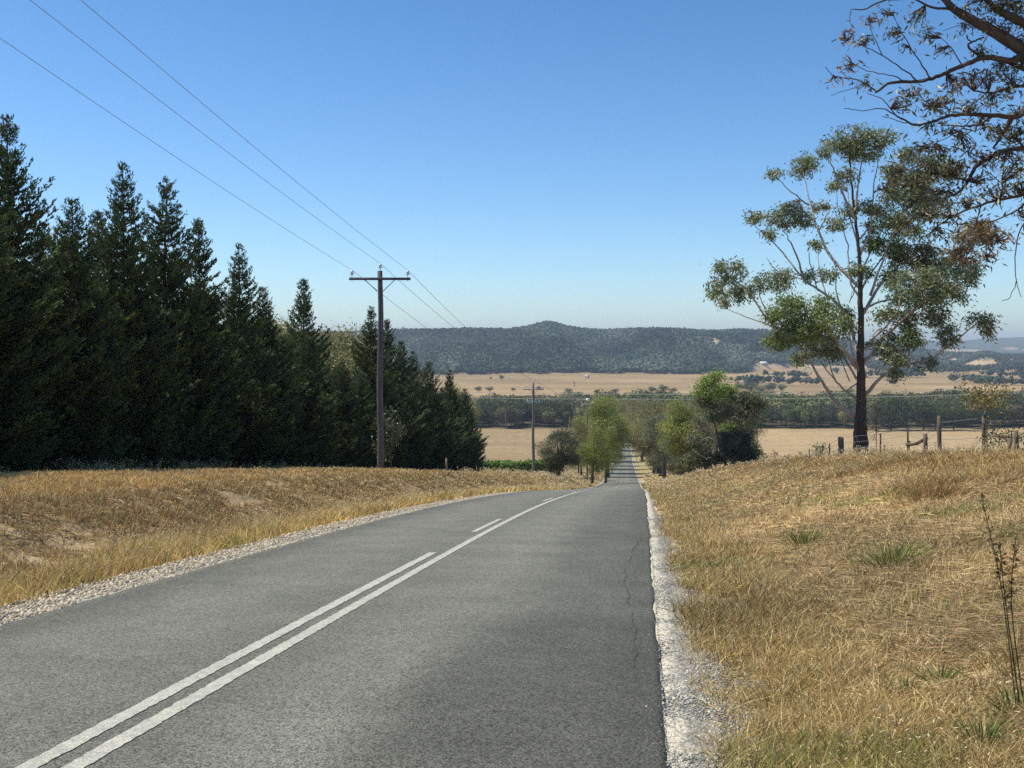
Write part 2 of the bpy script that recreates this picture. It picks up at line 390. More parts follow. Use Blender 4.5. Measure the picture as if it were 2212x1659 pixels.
# gravel shoulders: pale fines against the seal, coarser grey stones outside
def shoulder_mat():
    m = bpy.data.materials.new('gravel'); m.use_nodes = True; n = m.node_tree.nodes; l = m.node_tree.links; p = n['Principled BSDF']
    p.inputs['Roughness'].default_value = .95; p.inputs['Specular IOR Level'].default_value = .1
    a = n.new('ShaderNodeAttribute'); a.attribute_name = 'Col'; geo = n.new('ShaderNodeNewGeometry')
    sep = n.new('ShaderNodeSeparateColor'); l.new(a.outputs['Color'], sep.inputs[0])
    t = n.new('ShaderNodeTexNoise'); t.inputs['Scale'].default_value = 9; t.inputs['Detail'].default_value = 8; t.inputs['Roughness'].default_value = .75; l.new(geo.outputs['Position'], t.inputs['Vector'])
    ad = n.new('ShaderNodeMath'); ad.operation = 'MULTIPLY_ADD'; ad.inputs[1].default_value = .75; l.new(t.outputs['Fac'], ad.inputs[0]); l.new(sep.outputs[0], ad.inputs[2])
    cr = n.new('ShaderNodeValToRGB'); e = cr.color_ramp.elements
    e[0].position = .56; e[0].color = (.54, .49, .37, 1); e[1].position = .74; e[1].color = (.20, .195, .165, 1)
    e2 = cr.color_ramp.elements.new(1.0); e2.color = (.34, .27, .16, 1)
    l.new(ad.outputs[0], cr.inputs[0])
    v = n.new('ShaderNodeTexVoronoi'); v.inputs['Scale'].default_value = 48; l.new(geo.outputs['Position'], v.inputs['Vector'])
    s2 = n.new('ShaderNodeSeparateColor'); l.new(v.outputs['Color'], s2.inputs[0])
    r1 = n.new('ShaderNodeMapRange'); r1.inputs['To Min'].default_value = .62; r1.inputs['To Max'].default_value = 1.3; l.new(s2.outputs[0], r1.inputs['Value'])
    mu = n.new('ShaderNodeVectorMath'); mu.operation = 'SCALE'; l.new(cr.outputs[0], mu.inputs[0]); l.new(r1.outputs[0], mu.inputs['Scale'])
    l.new(mu.outputs[0], p.inputs['Base Color'])
    b = n.new('ShaderNodeBump'); b.inputs['Distance'].default_value = .006; b.inputs['Strength'].default_value = 1; b.invert = True
    l.new(v.outputs['Distance'], b.inputs['Height']); l.new(b.outputs[0], p.inputs['Normal'])
    return m
M_grav = shoulder_mat()
for sg in (-1, 1):
    off = np.linspace(0, 1, 9); wd = .92 if sg < 0 else .36
    YG, TG = np.meshgrid(rr[rr < 420], off, indexing='ij')
    SG = 2.80 + TG * (wd + (vnoise(YG / 1.2, YG * 0, 64 + sg) - .5) * .3 + (.25 * (vnoise(YG / 9., YG * 0, 66 + sg) - .5)))
    XG = cx(YG) + sg * SG; ZG = ground(XG, YG) + np.where(TG < .01, .004, .012) + (vnoise(XG / .15, YG / .15, 67) - .5) * .012
    ZG = np.where(TG > .99, ZG - .03, ZG)
    ig = np.arange(YG.size).reshape(YG.shape)
    Qg = np.stack([ig[:-1, :-1], ig[:-1, 1:], ig[1:, 1:], ig[1:, :-1]], -1).reshape(-1, 4)
    if sg < 0: Qg = Qg[:, ::-1]
    d = (SG - 2.80) / .62 if sg > 0 else (SG - 2.80) / 1.0
    vmesh('gravel_shoulder', np.stack([XG, YG, ZG], -1).reshape(-1, 3), Qg, np.repeat(d.reshape(-1, 1), 3, 1), M_grav, kind='structure')

# painted centre lines (sheets 4 mm above the seal)
M_paint = mat('road_paint', base=(.57, .55, .45), rough=.7, noises=((16, .72, 1.08, one, 5), (90, .40, 1.2, one, 3), (3, .88, 1.06, one, 3)))
def line(name, s, y0, y1, wd=.115, m=M_paint):
    ys = np.unique(np.concatenate([[y0, y1], np.arange(y0, min(y1, 24), .05), rows[(rows > y0) & (rows < y1)]]))
    yq = np.repeat(ys, 2); sg = np.tile([-1, 1], len(ys)); w_ = wd / 2 + (rng.random(len(yq)) - .5) * .015
    x = cx(yq) + s + sg * w_; z = road_z(s + sg * w_, np.interp(yq, rows, rows)) + .005
    zi = np.interp(yq, rr, prof(rr)) + .035 - .006 * np.abs(s + sg * w_) + .005
    i = np.arange(len(ys) - 1) * 2
    return vmesh(name, np.stack([x, yq, zi], -1), np.stack([i, i + 1, i + 3, i + 2], -1), np.ones((len(yq), 3)) * .7, m, False, kind='structure')
line('road_line', -.07, -20, 124)
line('road_line', -.30, -20, 14.2)
for y0, y1 in ((17.6, 20.9), (30, 33), (42, 45), (54, 57), (66, 69), (78, 81)): line('road_dash', -.30, y0, y1, .10)
for y0 in range(132, 400, 12): line('road_dash', -.05, y0, y0 + 4, .12)
# crack in the seal and two dark sealed joints across the far road
M_dark = mat('bitumen', base=(.055, .053, .05), rough=.7)
g = Geo(); ys = np.arange(6.6, 17.5, .07); ss = 2.66 + .035 * (fbm(ys / .25, ys * 0, 70, 3) - .5) * 2 + .10 * (vnoise(ys / 3., ys * 0, 75) - .5) - .10 * sstep(8, 12, ys) + .14 * sstep(14, 17, ys)
wd = .002 + .006 * vnoise(ys / .15, ys * 0, 71) ; zi = np.interp(ys, rr, prof(rr)) + .035 - .006 * ss + .004
V = np.stack([np.concatenate([cx(ys) + ss - wd, cx(ys) + ss + wd]), np.tile(ys, 2), np.tile(zi, 2)], -1); i = np.arange(len(ys) - 1); m_ = len(ys)
keep = vnoise(ys[:-1] / .5, ys[:-1] * 0, 72) > .28
g.add(V, np.stack([i, i + m_, i + m_ + 1, i + 1], -1)[keep]); g.build('road_crack', M_dark, kind='structure')

# ------------------------------------------------------------------ loose stones on the shoulders
def stones(n_, side, y0, y1, a0, a1, size, cols, seed):
    r = np.random.default_rng(seed); y = y0 * (y1 / y0) ** r.random(n_); a = a0 + (a1 - a0) * r.random(n_)
    x = cx(y) + side * a; z = np.where(a < 2.86, road_z(a, y) + .002, ground(x, y) + .012)
    sz = size * (.5 + r.random(n_) ** 2 * 1.3)
    o = np.array([[1, 0, 0], [0, 1, 0], [-1, 0, 0], [0, -1, 0], [0, 0, .8], [0, 0, -.5]], float)
    V = o[None] * sz[:, None, None] * (.6 + .7 * r.random((n_, 6, 1))); th = r.random(n_) * 6.28
    c, s = np.cos(th)[:, None], np.sin(th)[:, None]
    V = np.stack([V[..., 0] * c - V[..., 1] * s, V[..., 0] * s + V[..., 1] * c, V[..., 2]], -1) + np.stack([x, y, z], -1)[:, None]
    T = np.array([[0, 1, 4], [1, 2, 4], [2, 3, 4], [3, 0, 4], [1, 0, 5], [2, 1, 5], [3, 2, 5], [0, 3, 5]])
    g = Geo(); T = (T[None] + np.arange(n_)[:, None, None] * 6).reshape(-1, 3)
    g.add(V.reshape(-1, 3), None, T, np.repeat(pick(cols, n_, .25, r), 8, 0)); return g
pal = [(.50, .43, .31), (.38, .33, .25), (.24, .22, .19), (.58, .50, .36), (.34, .27, .19)]
stones(16000, -1, 7, 45, 2.9, 3.7, .020, pal, 1).build('loose_gravel', M_stone, kind='stuff')
stones(30000, 1, 4.2, 22, 2.85, 3.55, .0075, [(.42, .40, .34), (.26, .265, .25), (.18, .18, .17), (.33, .31, .26), (.55, .52, .45)], 2).build('loose_gravel', M_stone, kind='stuff')

stones(900, 1, 4.2, 30, 2.72, 2.95, .0042, [(.5, .47, .4), (.33, .32, .29), (.22, .22, .2)], 3).build('loose_gravel', M_stone, kind='stuff')
stones(900, -1, 7, 40, 2.7, 2.95, .008, pal, 4).build('loose_gravel', M_stone, kind='stuff')

# ------------------------------------------------------------------ grass
def blades(g, x, y, L, W, dirv, bend, col, seeds=None):
    m = len(x); z = ground(x, y) + np.where(dirv[:, 2] < .35, .012, -.01); B = np.stack([x, y, z], -1)
    S = unit(np.cross(dirv, rng.normal(size=(m, 3)))); Lc = L[:, None]; Wc = W[:, None]
    mid = B + dirv * Lc * .5; bd = bend * Lc
    tip = B + dirv * Lc + bd
    V = np.stack([B - S * Wc / 2, B + S * Wc / 2, mid + bd * .2 + S * Wc * .4, mid + bd * .2 - S * Wc * .4, tip], 1).reshape(-1, 3)
    k = np.arange(m)[:, None] * 5
    n0 = g.n; g.add(V, k + np.array([[0, 1, 2, 3]]), None, col)
    g.t.append(k + np.array([[3, 2, 4]]) + n0); g.ct.append(col)
    return tip
STRAW = np.array([.69, .53, .27]); GOLD = np.array([.60, .455, .165]); RUST = np.array([.51, .305, .11]); BROWN = np.array([.34, .225, .11]); OLIVE = np.array([.26, .26, .07]); BLOND = np.array([.72, .54, .20]); PINK = np.array([.64, .455, .26])
def grass(side, n_, seed):
    r = np.random.default_rng(seed)
    y = (3.2 if side > 0 else 5.0) * (150 / 3.2) ** (r.random(n_) ** .95); 
    amax = np.interp(y, [0, 20, 60, 150], [15, 16, 17, 13]) if side > 0 else np.interp(y, [0, 20, 60, 150], [12, 18, 20, 14])
    a = (3.02 if side > 0 else 3.2) + (amax - 3.02) * r.random(n_) ** (1.12 if side > 0 else 1)
    x = cx(y) + side * a
    vis = (np.abs(x / y) < .62) | ((np.abs(x / y) < 2.2) & (r.random(n_) < .45)); x, y, a = x[vis], y[vis], a[vis]; m = len(x)
    n1 = fbm(x / .55, y / .55, seed, 2); n2 = fbm(x / 2.6, y / 2.6, seed + 4, 3); n3 = vnoise(x / .16, y / .16, seed + 9)
    if side > 0:
        zone = sstep(6.7, 8.8, a + (n2 - .5) * 3.5); near = 1 - sstep(3.8, 4.9, a + (n2 - .5) * 1.6)
        patchy = sstep(.42, .6, n2)
        col = (STRAW * .5 + PINK * .45)[None] * (1 - zone[:, None]) + (RUST * .75 + GOLD * .25)[None] * zone[:, None]
        col = col * (1 - .75 * near[:, None]) + .75 * near[:, None] * (GOLD * .9)[None]
        up = np.clip(.06 + .8 * zone + .38 * near + .28 * patchy * (1 - zone), 0, 1)      # 0 = matted flat, 1 = standing
        L = .060 + .075 * zone + .045 * near + .03 * patchy
        thin = n1 > .22
    else:
        blond = 1 - sstep(4.5, 5.2, a + (n2 - .5) * .9); top = sstep(6.9, 7.6, a + (n2 - .5) * .8); face = (1 - blond) * (1 - top)
        col = BLOND[None] * blond[:, None] + (BROWN * .62 + STRAW * .38)[None] * face[:, None] + (RUST * .62 + GOLD * .38)[None] * top[:, None]
        up = .8 * blond + .55 * face + .9 * top
        L = .20 * blond + .10 * face + .13 * top
        thin = (n1 > .30) | (face < .5)
    edge = sstep(2.98 + (.42 if side < 0 else 0), 3.65 + (.42 if side < 0 else 0), a + (n1 - .5) * .5) ** 1.5
    keep = thin & (r.random(m) < edge) & ((r.random(m) < .35 + 1.2 * n1) | (up < .5))
    x, y, a, col, up, L, n1, n2, n3 = [q[keep] for q in (x, y, a, col, up, L, n1, n2, n3)]; m = len(x)
    far = sstep(18, 60, y)[:, None]
    kind = r.random(m)[:, None]
    col = np.where(kind < .20, STRAW * 1.1, np.where(kind < .32, RUST * .9, np.where(kind < .42, BROWN * .9, np.where(kind < .45, OLIVE, col))))
    og = (sstep(.62, .78, fbm(x / 1.4, y / 1.4, seed + 30, 2)) * r.random(m) > .55)[:, None]; col = np.where(og, OLIVE * 1.25, col)
    tn = fbm(x / 1.1, y / 1.1, seed + 50, 3)[:, None]; tn2 = fbm(x / 6., y / 8., seed + 51, 2)[:, None]
    col = col * (.50 + .85 * r.random((m, 1))) * (.62 + .72 * tn) * (.8 + .4 * tn2) 
    L = L * (.55 + .9 * r.random(m)) * (.8 + .6 * n3) * (1 + .25 * sstep(20, 90, y))
    W = np.maximum(.0032, y * .00075) * (.7 + .7 * r.random(m))
    th = r.random(m) * 6.283; lean = np.where(r.random(m) < up, .16 + .35 * r.random(m), .9 + .75 * r.random(m))
    hz = np.stack([np.cos(th), np.sin(th), 0 * th], -1); 
    d = unit(hz * np.sin(lean)[:, None] + np.array([[0, 0, 1.]]) * np.cos(lean)[:, None] + np.array([[.10, -.05, 0]]))
    flat = lean > .8; d[flat, 2] = .02 + .20 * r.random(flat.sum()) ** 1.5; L = np.where(flat, L * 1.75, L)
    sl_ = np.where(np.abs(a) < 9, .27, 0) * side; d[flat, 0] += 0; d[flat, 2] += d[flat, 0] * sl_[flat]
    bend = hz * (.1 + .35 * r.random((m, 1))) + np.array([[0, 0, -.12]])
    g = Geo(); tip = blades(g, x, y, L, W, unit(d), bend, col)
    sd = (r.random(m) < .07) & ~flat; 
    leaves(g, tip[sd], unit(r.normal(size=(sd.sum(), 3)) * .5 + np.array([[.3, 0, -.6]])), np.maximum(.018, y[sd] * .0016), np.maximum(.006, y[sd] * .0009), jit((.72, .62, .40), sd.sum(), .2, r), r)
    return g
grass(1, 1900000, 101).build('verge_grass', M_grass, kind='stuff')
grass(-1, 700000, 202).build('verge_grass', M_grass, kind='stuff')

# rank dry grass along the fence, the conifers and further down the verge: long thin tufts
def tall(n_, ys, offs, hgt, cols, seed, per=14, heads=.6):
    r = np.random.default_rng(seed); y0 = ys[0] * (ys[1] / ys[0]) ** r.random(n_); s = offs[0] + (offs[1] - offs[0]) * r.random(n_)
    keep = vnoise(y0 / 1.5, s / 1.2, seed) > .35; y0, s = y0[keep], s[keep]
    y = np.repeat(y0, per) + r.normal(0, .09, len(y0) * per); x = np.repeat(cx(y0) + s, per) + r.normal(0, .09, len(y)); m = len(y)
    L = hgt * (.5 + .8 * r.random(m)) * np.repeat(.6 + .7 * r.random(len(y0)), per); W = np.maximum(.003, y * .0007)
    th = r.random(m) * 6.283; hz = np.stack([np.cos(th), np.sin(th), 0 * th], -1)
    d = unit(hz * (.08 + .30 * r.random((m, 1))) + np.array([[0.06, 0, 1.]])); c = pick(cols, m, .3, r)
    g = Geo(); tip = blades(g, x, y, L, W, d, hz * .18 + np.array([[.03, 0, -.05]]), c)
    sd = r.random(m) < heads
    for k in range(3):
        P = tip[sd] + r.normal(0, .02, (sd.sum(), 3)) - d[sd] * L[sd][:, None] * .09 * k
        leaves(g, P, unit(r.normal(size=P.shape) * .5 + np.array([[.2, 0, .3]])), np.maximum(.03, y[sd] * .0018), np.maximum(.006, y[sd] * .0007), jit((.70, .58, .36), len(P), .25, r), r)
    return g
tall(420, (16, 75), (9.8, 13.0), .36, [STRAW, GOLD, RUST, BROWN], 301).build('tall_grass', M_grass, kind='stuff')
tall(900, (24, 120), (-18.5, -14.5), .42, [GOLD * .8, RUST * .8, BROWN, OLIVE], 302).build('tall_grass', M_grass, kind='stuff')
tall(620, (8, 95), (-5.0, -3.95), .30, [BLOND, STRAW, GOLD], 303, heads=.35).build('tall_grass', M_grass, kind='stuff')
tall(5200, (7, 60), (-7.4, -4.9), .12, [BROWN, RUST * .8, BROWN * .7, STRAW * .9, GOLD * .8], 310, per=16, heads=.04).build('tussock_grass', M_grass, kind='stuff')
tall(2200, (4, 34), (4.6, 10.5), .15, [STRAW, PINK, BROWN, GOLD, OLIVE * 1.2], 311, per=12, heads=.03).build('tussock_grass', M_grass, kind='stuff')
tall(260, (4.2, 60), (3.5, 6.5), .24, [GOLD, STRAW, GOLD * .7, OLIVE], 304, per=7, heads=.5).build('tall_grass', M_grass, kind='stuff')
tall(900, (75, 210), (-15, -3.6), .5, [STRAW, RUST, GOLD], 305, per=10).build('tall_grass', M_grass, kind='stuff')
tall(500, (75, 200), (3.6, 12), .4, [GOLD, RUST, STRAW], 306, per=10).build('tall_grass', M_grass, kind='stuff')

# ------------------------------------------------------------------ poles and wires
def insulator(name, p, sc_=1.0):
    g = Geo(); c = (.72, .74, .78)
    prof_ = [(0, .02), (.05, .022), (.07, .10), (.10, .115), (.12, .045), (.15, .05), (.17, .085), (.20, .07), (.24, .04), (.27, .015)]
    tube(g, [(p[0], p[1], p[2] + h * sc_) for h, _ in prof_], [r_ * sc_ for _, r_ in prof_], 10, c); return g
def make_pole(px, d, ztop, s_arm, ang, label, kind):
    x = at(px, d); zb = gz(x, d) - .3
    root = empty('power_pole', (x, d, zb + .3), label=label, category='power pole', group='power poles along the left verge')
    def L(P): return [(p[0], p[1], p[2]) for p in P]
    Hh = ztop - (zb + .3)
    g = Geo(); r0, r1 = (.175, .125) if kind != 3 else (.15, .11)
    hs_ = np.linspace(-.3, Hh, 14); tube(g, [(0.03 * math.sin(h), 0, h) for h in hs_], np.interp(hs_, [0, Hh], [r0, r1]), 12, (.13, .12, .125) if kind == 1 else (.22, .205, .18), rough=.05)
    g.build('pole', M_wood, root, smooth=True)
    tips = []
    ca, sa = math.cos(ang), math.sin(ang); za = Hh - .42
    if kind == 2: za = Hh - .75
    g = Geo(); box(g, (-sa * -.19, ca * -.19, za), (s_arm, .11, .13), (.10, .10, .115) if kind == 1 else (.40, .37, .33), ang); g.build('crossarm', M_wood, root)
    off = np.array([sa * .19, -ca * .19])
    if kind != 3:
        for sg in (-1, 1):
            g = Geo(); tube(g, [(sg * s_arm * .24 * ca + off[0], sg * s_arm * .24 * sa + off[1], za - .06), (sg * .13 * ca + off[0] * .8, sg * .13 * sa + off[1] * .8, za - .06 - s_arm * .19)], .022, 6, (.35, .36, .38)); g.build('brace', M_metal, root)
    for q in (-1, 0, 1):
        p = (q * s_arm * .455 * ca + off[0] * abs(q), q * s_arm * .455 * sa + off[1] * abs(q), (za + .065) if q else Hh)
        g = Geo(); tube(g, [(p[0], p[1], p[2] - (.2 if q else .02)), (p[0], p[1], p[2] + .12)], .014, 6, (.3, .3, .3)); pin = g.build('insulator_pin', M_metal, root)
        g = insulator('insulator', (p[0], p[1], p[2] + .08), 1.15 if kind == 1 else .9); g.build('insulator', M_glass, root, smooth=True)
        tips.append((x + p[0], d + p[1], zb + .3 + p[2] + .38))
    if kind == 2:      # fuse switches below the arm
        zf = Hh - 2.15
        g = Geo(); box(g, (0, -.2, zf), (1.5, .09, .09), (.36, .40, .40), ang); g.build('switch_bracket', M_metal, root)
        for q in (-.62, -.42, -.22, .3, .62):
            g = Geo(); tube(g, [(q, -.25, zf - .22), (q - .05, -.38, zf + .28)], [.05, .06], 8, (.42, .58, .58)); g.build('fuse', M_glass, root)
    if kind == 3:      # white lamp bowl on the pole top
        g = Geo(); hs2 = [(0, .05), (.05, .2), (.15, .28), (.3, .32), (.42, .28), (.5, .1)]
        tube(g, [(.1, 0, Hh + .1 + h) for h, _ in hs2], [r_ for _, r_ in hs2], 12, (.85, .84, .78)); g.build('lamp_shade', M_glass, root)
    return root, tips
P1, T1 = make_pole(821.5, 50, (HY - 585) / F * 50, 3.1, .02, 'near dark timber power pole with crossarm in front of the conifers', 1)
P2, T2 = make_pole(1152, 109, (HY - 826) / F * 109, 2.3, .05, 'middle grey power pole with pale switches beside the small gum', 2)
P3, T3 = make_pole(1268, 168, (HY - 868) / F * 168, 2.0, .12, 'distant power pole topped by a white bowl, half hidden among roadside trees', 3)
def wire(A, B, sag, r_, label, group, n_=40):
    t = np.linspace(0, 1, n_)[:, None]; P = np.array(A)[None] * (1 - t) + np.array(B)[None] * t; P[:, 2] -= 4 * sag * (t * (1 - t))[:, 0]
    g = Geo(); tube(g, P, r_, 5, (.30, .31, .34) if 'valley' not in label else (.62, .62, .60), cap=False)
    g.build('power_line', M_metal, None, label=label, category='power line', group=group)
# overhead spans: the one from behind the camera passes the measured heights at the picture's edge
thr = [((0, 82), 'left'), ((65, 0), 'middle'), ((175, 0), 'right')]
for (pt, nm), a, b in zip(thr, T1, (0, 1, 2)):
    # point on the viewing line lying in the vertical plane of the straight span to the pole behind the camera
    xb, yb = -14.6 + 1.35 * (b - 1), -9.0
    u = (pt[0] - CX) / F; dx, dy = a[0] - xb, a[1] - yb
    d = (xb - yb * dx / dy) / (u - dx / dy); zt = (HY - pt[1]) / F * d; t = (d - yb) / dy; sag = .55
    zb = (zt + 4 * sag * t * (1 - t) - a[2] * t) / (1 - t)
    wire((xb, yb, zb), a, sag, .008, f'{nm} power line running from overhead at upper left to the near pole', 'power lines to the near pole')
    wire(a, T2[b], .7, .011, f'{nm} power line running from the near pole down to the middle pole', 'power lines between the near and middle poles')
    wire(T2[b], T3[b], .7, .011, f'{nm} power line running from the middle pole to the distant pole', 'power lines between the middle and distant poles')
for (ya, yb_, w_, nm) in ((846, 834, .075, 'upper'), (857, 845, .06, 'lower')):
    wire((at(900, 290), 290, (HY - ya) / F * 290), (at(2300, 330), 330, (HY - yb_) / F * 330), 1.6, w_, f'{nm} pale power line crossing the valley from side to side', 'power lines crossing the valley', 60)

# ------------------------------------------------------------------ fence on the right bank
fence = empty('wire_fence', (at(1960, 33.5), 33.5, gz(at(1960, 33.5), 33.5)), label='old post and wire fence along the top of the right bank', category='fence')
fo = np.array(fence.location)
def fy_(px): # distance where the fence line (7.9 m right of... the bank top) is seen at this picture x
    u = (px - CX) / F; lo, hi = 10., 200.
    for _ in range(50):
        m_ = (lo + hi) / 2
        if u * m_ - cx(m_) > 11.4: hi = m_
        else: lo = m_
    return lo
posts = [(2196, 1.0, .10, 'wood', 930), (2178, .9, .12, 'wood', 948), (2125, 1.3, .10, 'wood', 896), (2031, 1.3, .125, 'wood', 898), (2001, .9, .13, 'wood', 937), (1961, 1.1, .045, 'steel', 924), (1959.5, .6, .10, 'wood', 952), (1914, .8, .07, 'wood', 961), (1902, 1.1, .045, 'steel', 936),
         (1817, 1.3, .27, 'wood', 944), (1792, 1.1, .05, 'steel', 958), (1777, 1.1, .05, 'steel', 960), (1763, 1.1, .05, 'steel', 966), (1748, 1.1, .05, 'steel', 970), (1729, 1.2, .17, 'wood', 976), (1719, .8, .05, 'steel', 987), (1707, .8, .05, 'steel', 987), (1663, .9, .2, 'wood', 994)]
ptop = []
for (px, h_, wd, kd, ytop) in posts:
    d = fy_(px); x = at(px, d); zb = gz(x, d); zt = (HY - ytop) / F * d; zt = max(zt, zb + .45)
    g = Geo(); tl = rng.normal(0, .03, 2)
    if kd == 'wood':
        hs_ = np.linspace(0, 1, 5); tube(g, [(x - fo[0] + tl[0] * h, d - fo[1] + tl[1] * h, zb - .3 - fo[2] + (zt - zb + .3) * h) for h in hs_], np.array([1.05, 1, .97, .97, .93]) * wd * .5, 8, (.16, .12, .095), rough=.22)
    else: box(g, (x - fo[0], d - fo[1], (zb - .2 + zt) / 2 - fo[2]), (wd, .04, zt - zb + .2), (.06, .055, .055))
    ob = g.build('post', M_wood, fence); ptop.append((px, x, d, zt, zb))
    if wd > .25: ob['label'] = 'thick strainer post beside the gum trunk'
ptop.sort(key=lambda q: q[2])
g = Geo()
a = [q for q in ptop if q[0] == 2001][0]; b = [q for q in ptop if q[0] == 1959.5][0]
Pr = np.array([(a[1] - fo[0], a[2] - fo[1], a[3] - .13 - fo[2]), (b[1] - fo[0], b[2] - fo[1], b[3] - .12 - fo[2])]); tube(g, smooth_path(np.vstack([Pr[:1], Pr.mean(0)[None] + [[0, 0, -.07]], Pr[1:]])), .055, 7, (.15, .11, .08), rough=.2); g.build('rail', M_wood, fence)
big = [q for q in ptop if q[3] - q[4] > .75]
for h_ in (.25, .5, .75, .98):
    g = Geo(); pts = []
    for q in big: pts.append((q[1] - fo[0], q[2] - fo[1], q[4] + h_ * min(1.05, q[3] - q[4]) - fo[2]))
    tube(g, pts, .006, 4, (.28, .27, .26), cap=False); g.build('wire', M_metal, fence)

# old timber fence posts along the foot of the conifers
g = Geo()
for (px, d, yt, lab) in ((773 / 2.765 * .8534 + 725.4, 70, 990, 0), (1043 / 2.765 * .8534 + 725.4, 112, 1008, 0)):
    x = at(px, d); zb = gz(x, d); zt = (HY - yt) / F * d; zt = max(zt, zb + .7)
    g = Geo(); tube(g, [(x, d, zb - .2), (x + .02, d, (zb + zt) / 2), (x, d, zt)], [.075, .07, .065], 7, (.28, .22, .17), rough=.2)
    o = g.build('fence_post', M_wood, None, label='pale slim fence post standing in front of the conifers right of the near pole' if d < 90 else 'brown stub post at the right end of the conifer row', category='post', group='lone posts along the conifer row')

# ------------------------------------------------------------------ conifers
def conifer_mesh(seed, Hh, Rb, sparse=0.):
    """one dense upswept conifer, base at origin; returns trunk Geo, crown Geo"""
    r = np.random.default_rng(seed); gt = Geo(); gc = Geo()
    hs_ = np.linspace(-.3, Hh, 12); ph = r.random() * 6
    tx = .12 * np.sin(hs_ / Hh * 4 + ph) * hs_ / Hh; tube(gt, np.stack([tx, tx * .5, hs_], -1), np.interp(hs_, [0, Hh], [.17, .012]), 7, (.13, .10, .08))
    nb = int(27 * Hh * (1 - sparse * .3))
    hb = Hh * (.02 + .965 * (np.sort(r.random(nb)) ** 1.08)); az = np.arange(nb) * 2.4 + r.random(nb) * 1.2
    lobes = 1 + .22 * np.sin(az * 2 + hb * 1.1 + ph) + .16 * np.sin(az * 3 - hb * 1.9 + ph * 2)
    Lb = Rb * np.minimum(1, (1 - hb / Hh) ** .78 * 1.42) * (.68 + .50 * r.random(nb)) * lobes + .05
    Lb = np.where(r.random(nb) < .025, Lb * (1.15 + .35 * r.random(nb)), Lb) * (.86 + .28 * vnoise(hb / .9, az * 0 + ph, 5 + seed))
    el = R(4) + R(30) * (hb / Hh) + r.normal(0, .12, nb)
    for i in range(nb):
        m = 7; t = np.linspace(0, 1, m); rad = Lb[i] * t; up = Lb[i] * (np.tan(el[i]) * t * .75 + .28 * t ** 2.2) - .10 * Lb[i] * np.sin(t * 3.1)
        ca, sa = math.cos(az[i]), math.sin(az[i]); x0 = np.interp(hb[i], hs_, tx)
        P = np.stack([x0 + ca * rad, x0 * .5 + sa * rad, hb[i] + up], -1)
        if i % 2 == 0 or Lb[i] > Rb * .8: tube(gt, P[::2], np.linspace(.022, .006, 4) * (1 + Lb[i] * .4), 4, (.12, .09, .07), cap=False)
        q = 1 - hb[i] / Hh; ns = int(10 + Lb[i] * (27 + 9 * min(1, q * 2))); tt = .12 + .88 * r.random(ns) ** .75
        C = np.stack([np.interp(tt, t, P[:, k]) for k in range(3)], -1); sg = r.choice([-1, 1], ns)[:, None]; C = C + np.array([[-sa, ca, 0]]) * sg * (r.random((ns, 1)) * .17 * Lb[i] * (1 - .75 * tt[:, None])) + r.normal(0, .035, (ns, 3))
        T = unit(P[-1] - P[2])[None]; side = np.array([[-sa, ca, 0]]); 
        spread = (.35 + .95 * r.random((ns, 1))) * (1 - .6 * tt[:, None])
        A = unit(T + side * sg * spread + np.array([[0, 0, .30]]) + r.normal(0, .16, (ns, 3)))
        ln = (.15 + .15 * r.random(ns)) * (1 - .35 * tt) * (.42 + .58 * min(1.2, q * 2.2))
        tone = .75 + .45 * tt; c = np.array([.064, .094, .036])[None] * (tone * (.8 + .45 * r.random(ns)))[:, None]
        c = np.where((r.random((ns, 1)) < .12), c * np.array([[2.1, 1.8, .9]]), c)  # paler tips and yellower sprays paint sunlit highlights into the needle colour
        for k in range(3):
            B = C + A * (ln * .22 * k)[:, None]; Ak = unit(A + r.normal(0, .30, (ns, 3)) + np.array([[0, 0, .1]]))
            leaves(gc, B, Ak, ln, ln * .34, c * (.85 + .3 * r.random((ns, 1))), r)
    return gt, gc
variants = []
VH = [12., 12., 11., 11., 10.]
for i in range(5):
    gt, gc = conifer_mesh(500 + i, VH[i], [1.95, 1.75, 2.0, 1.7, 2.2][i]); variants.append((gt, gc, VH[i]))
vroot = {}
def place_conifer(v, x, y, h, label, group, rz, wx=1.0):
    z = gz(x, y); s = h / VH[v]; sc3 = (s * wx, s * wx, s)
    if v not in vroot:
        root = empty('conifer', (x, y, z), label=label, category='conifer tree', group=group); root.rotation_euler = (0, 0, rz); root.scale = sc3
        variants[v][0].build('trunk', M_bark, root); variants[v][1].build('crown', M_needle, root); vroot[v] = root; return root
    return copy_tree(vroot[v], (x, y, z), rz, sc3, label=label, category='conifer tree', group=group)
tips = [(20, 245, 0), (162, 425, 2), (126, 492, 1), (211, 452, 3), (266, 348, 1), (356, 380, 0), (428, 470, 3), (517, 524, 1), (572, 618, 2), (656, 600, 3), (799, 660, 0), (836, 688, 3), (868, 735, 2), (892, 757, 1), (924, 780, 4), (971, 797, 1), (1003, 838, 2)]
ordn = 'first second third fourth fifth sixth seventh eighth ninth tenth eleventh twelfth thirteenth fourteenth fifteenth sixteenth seventeenth eighteenth nineteenth twentieth'.split()
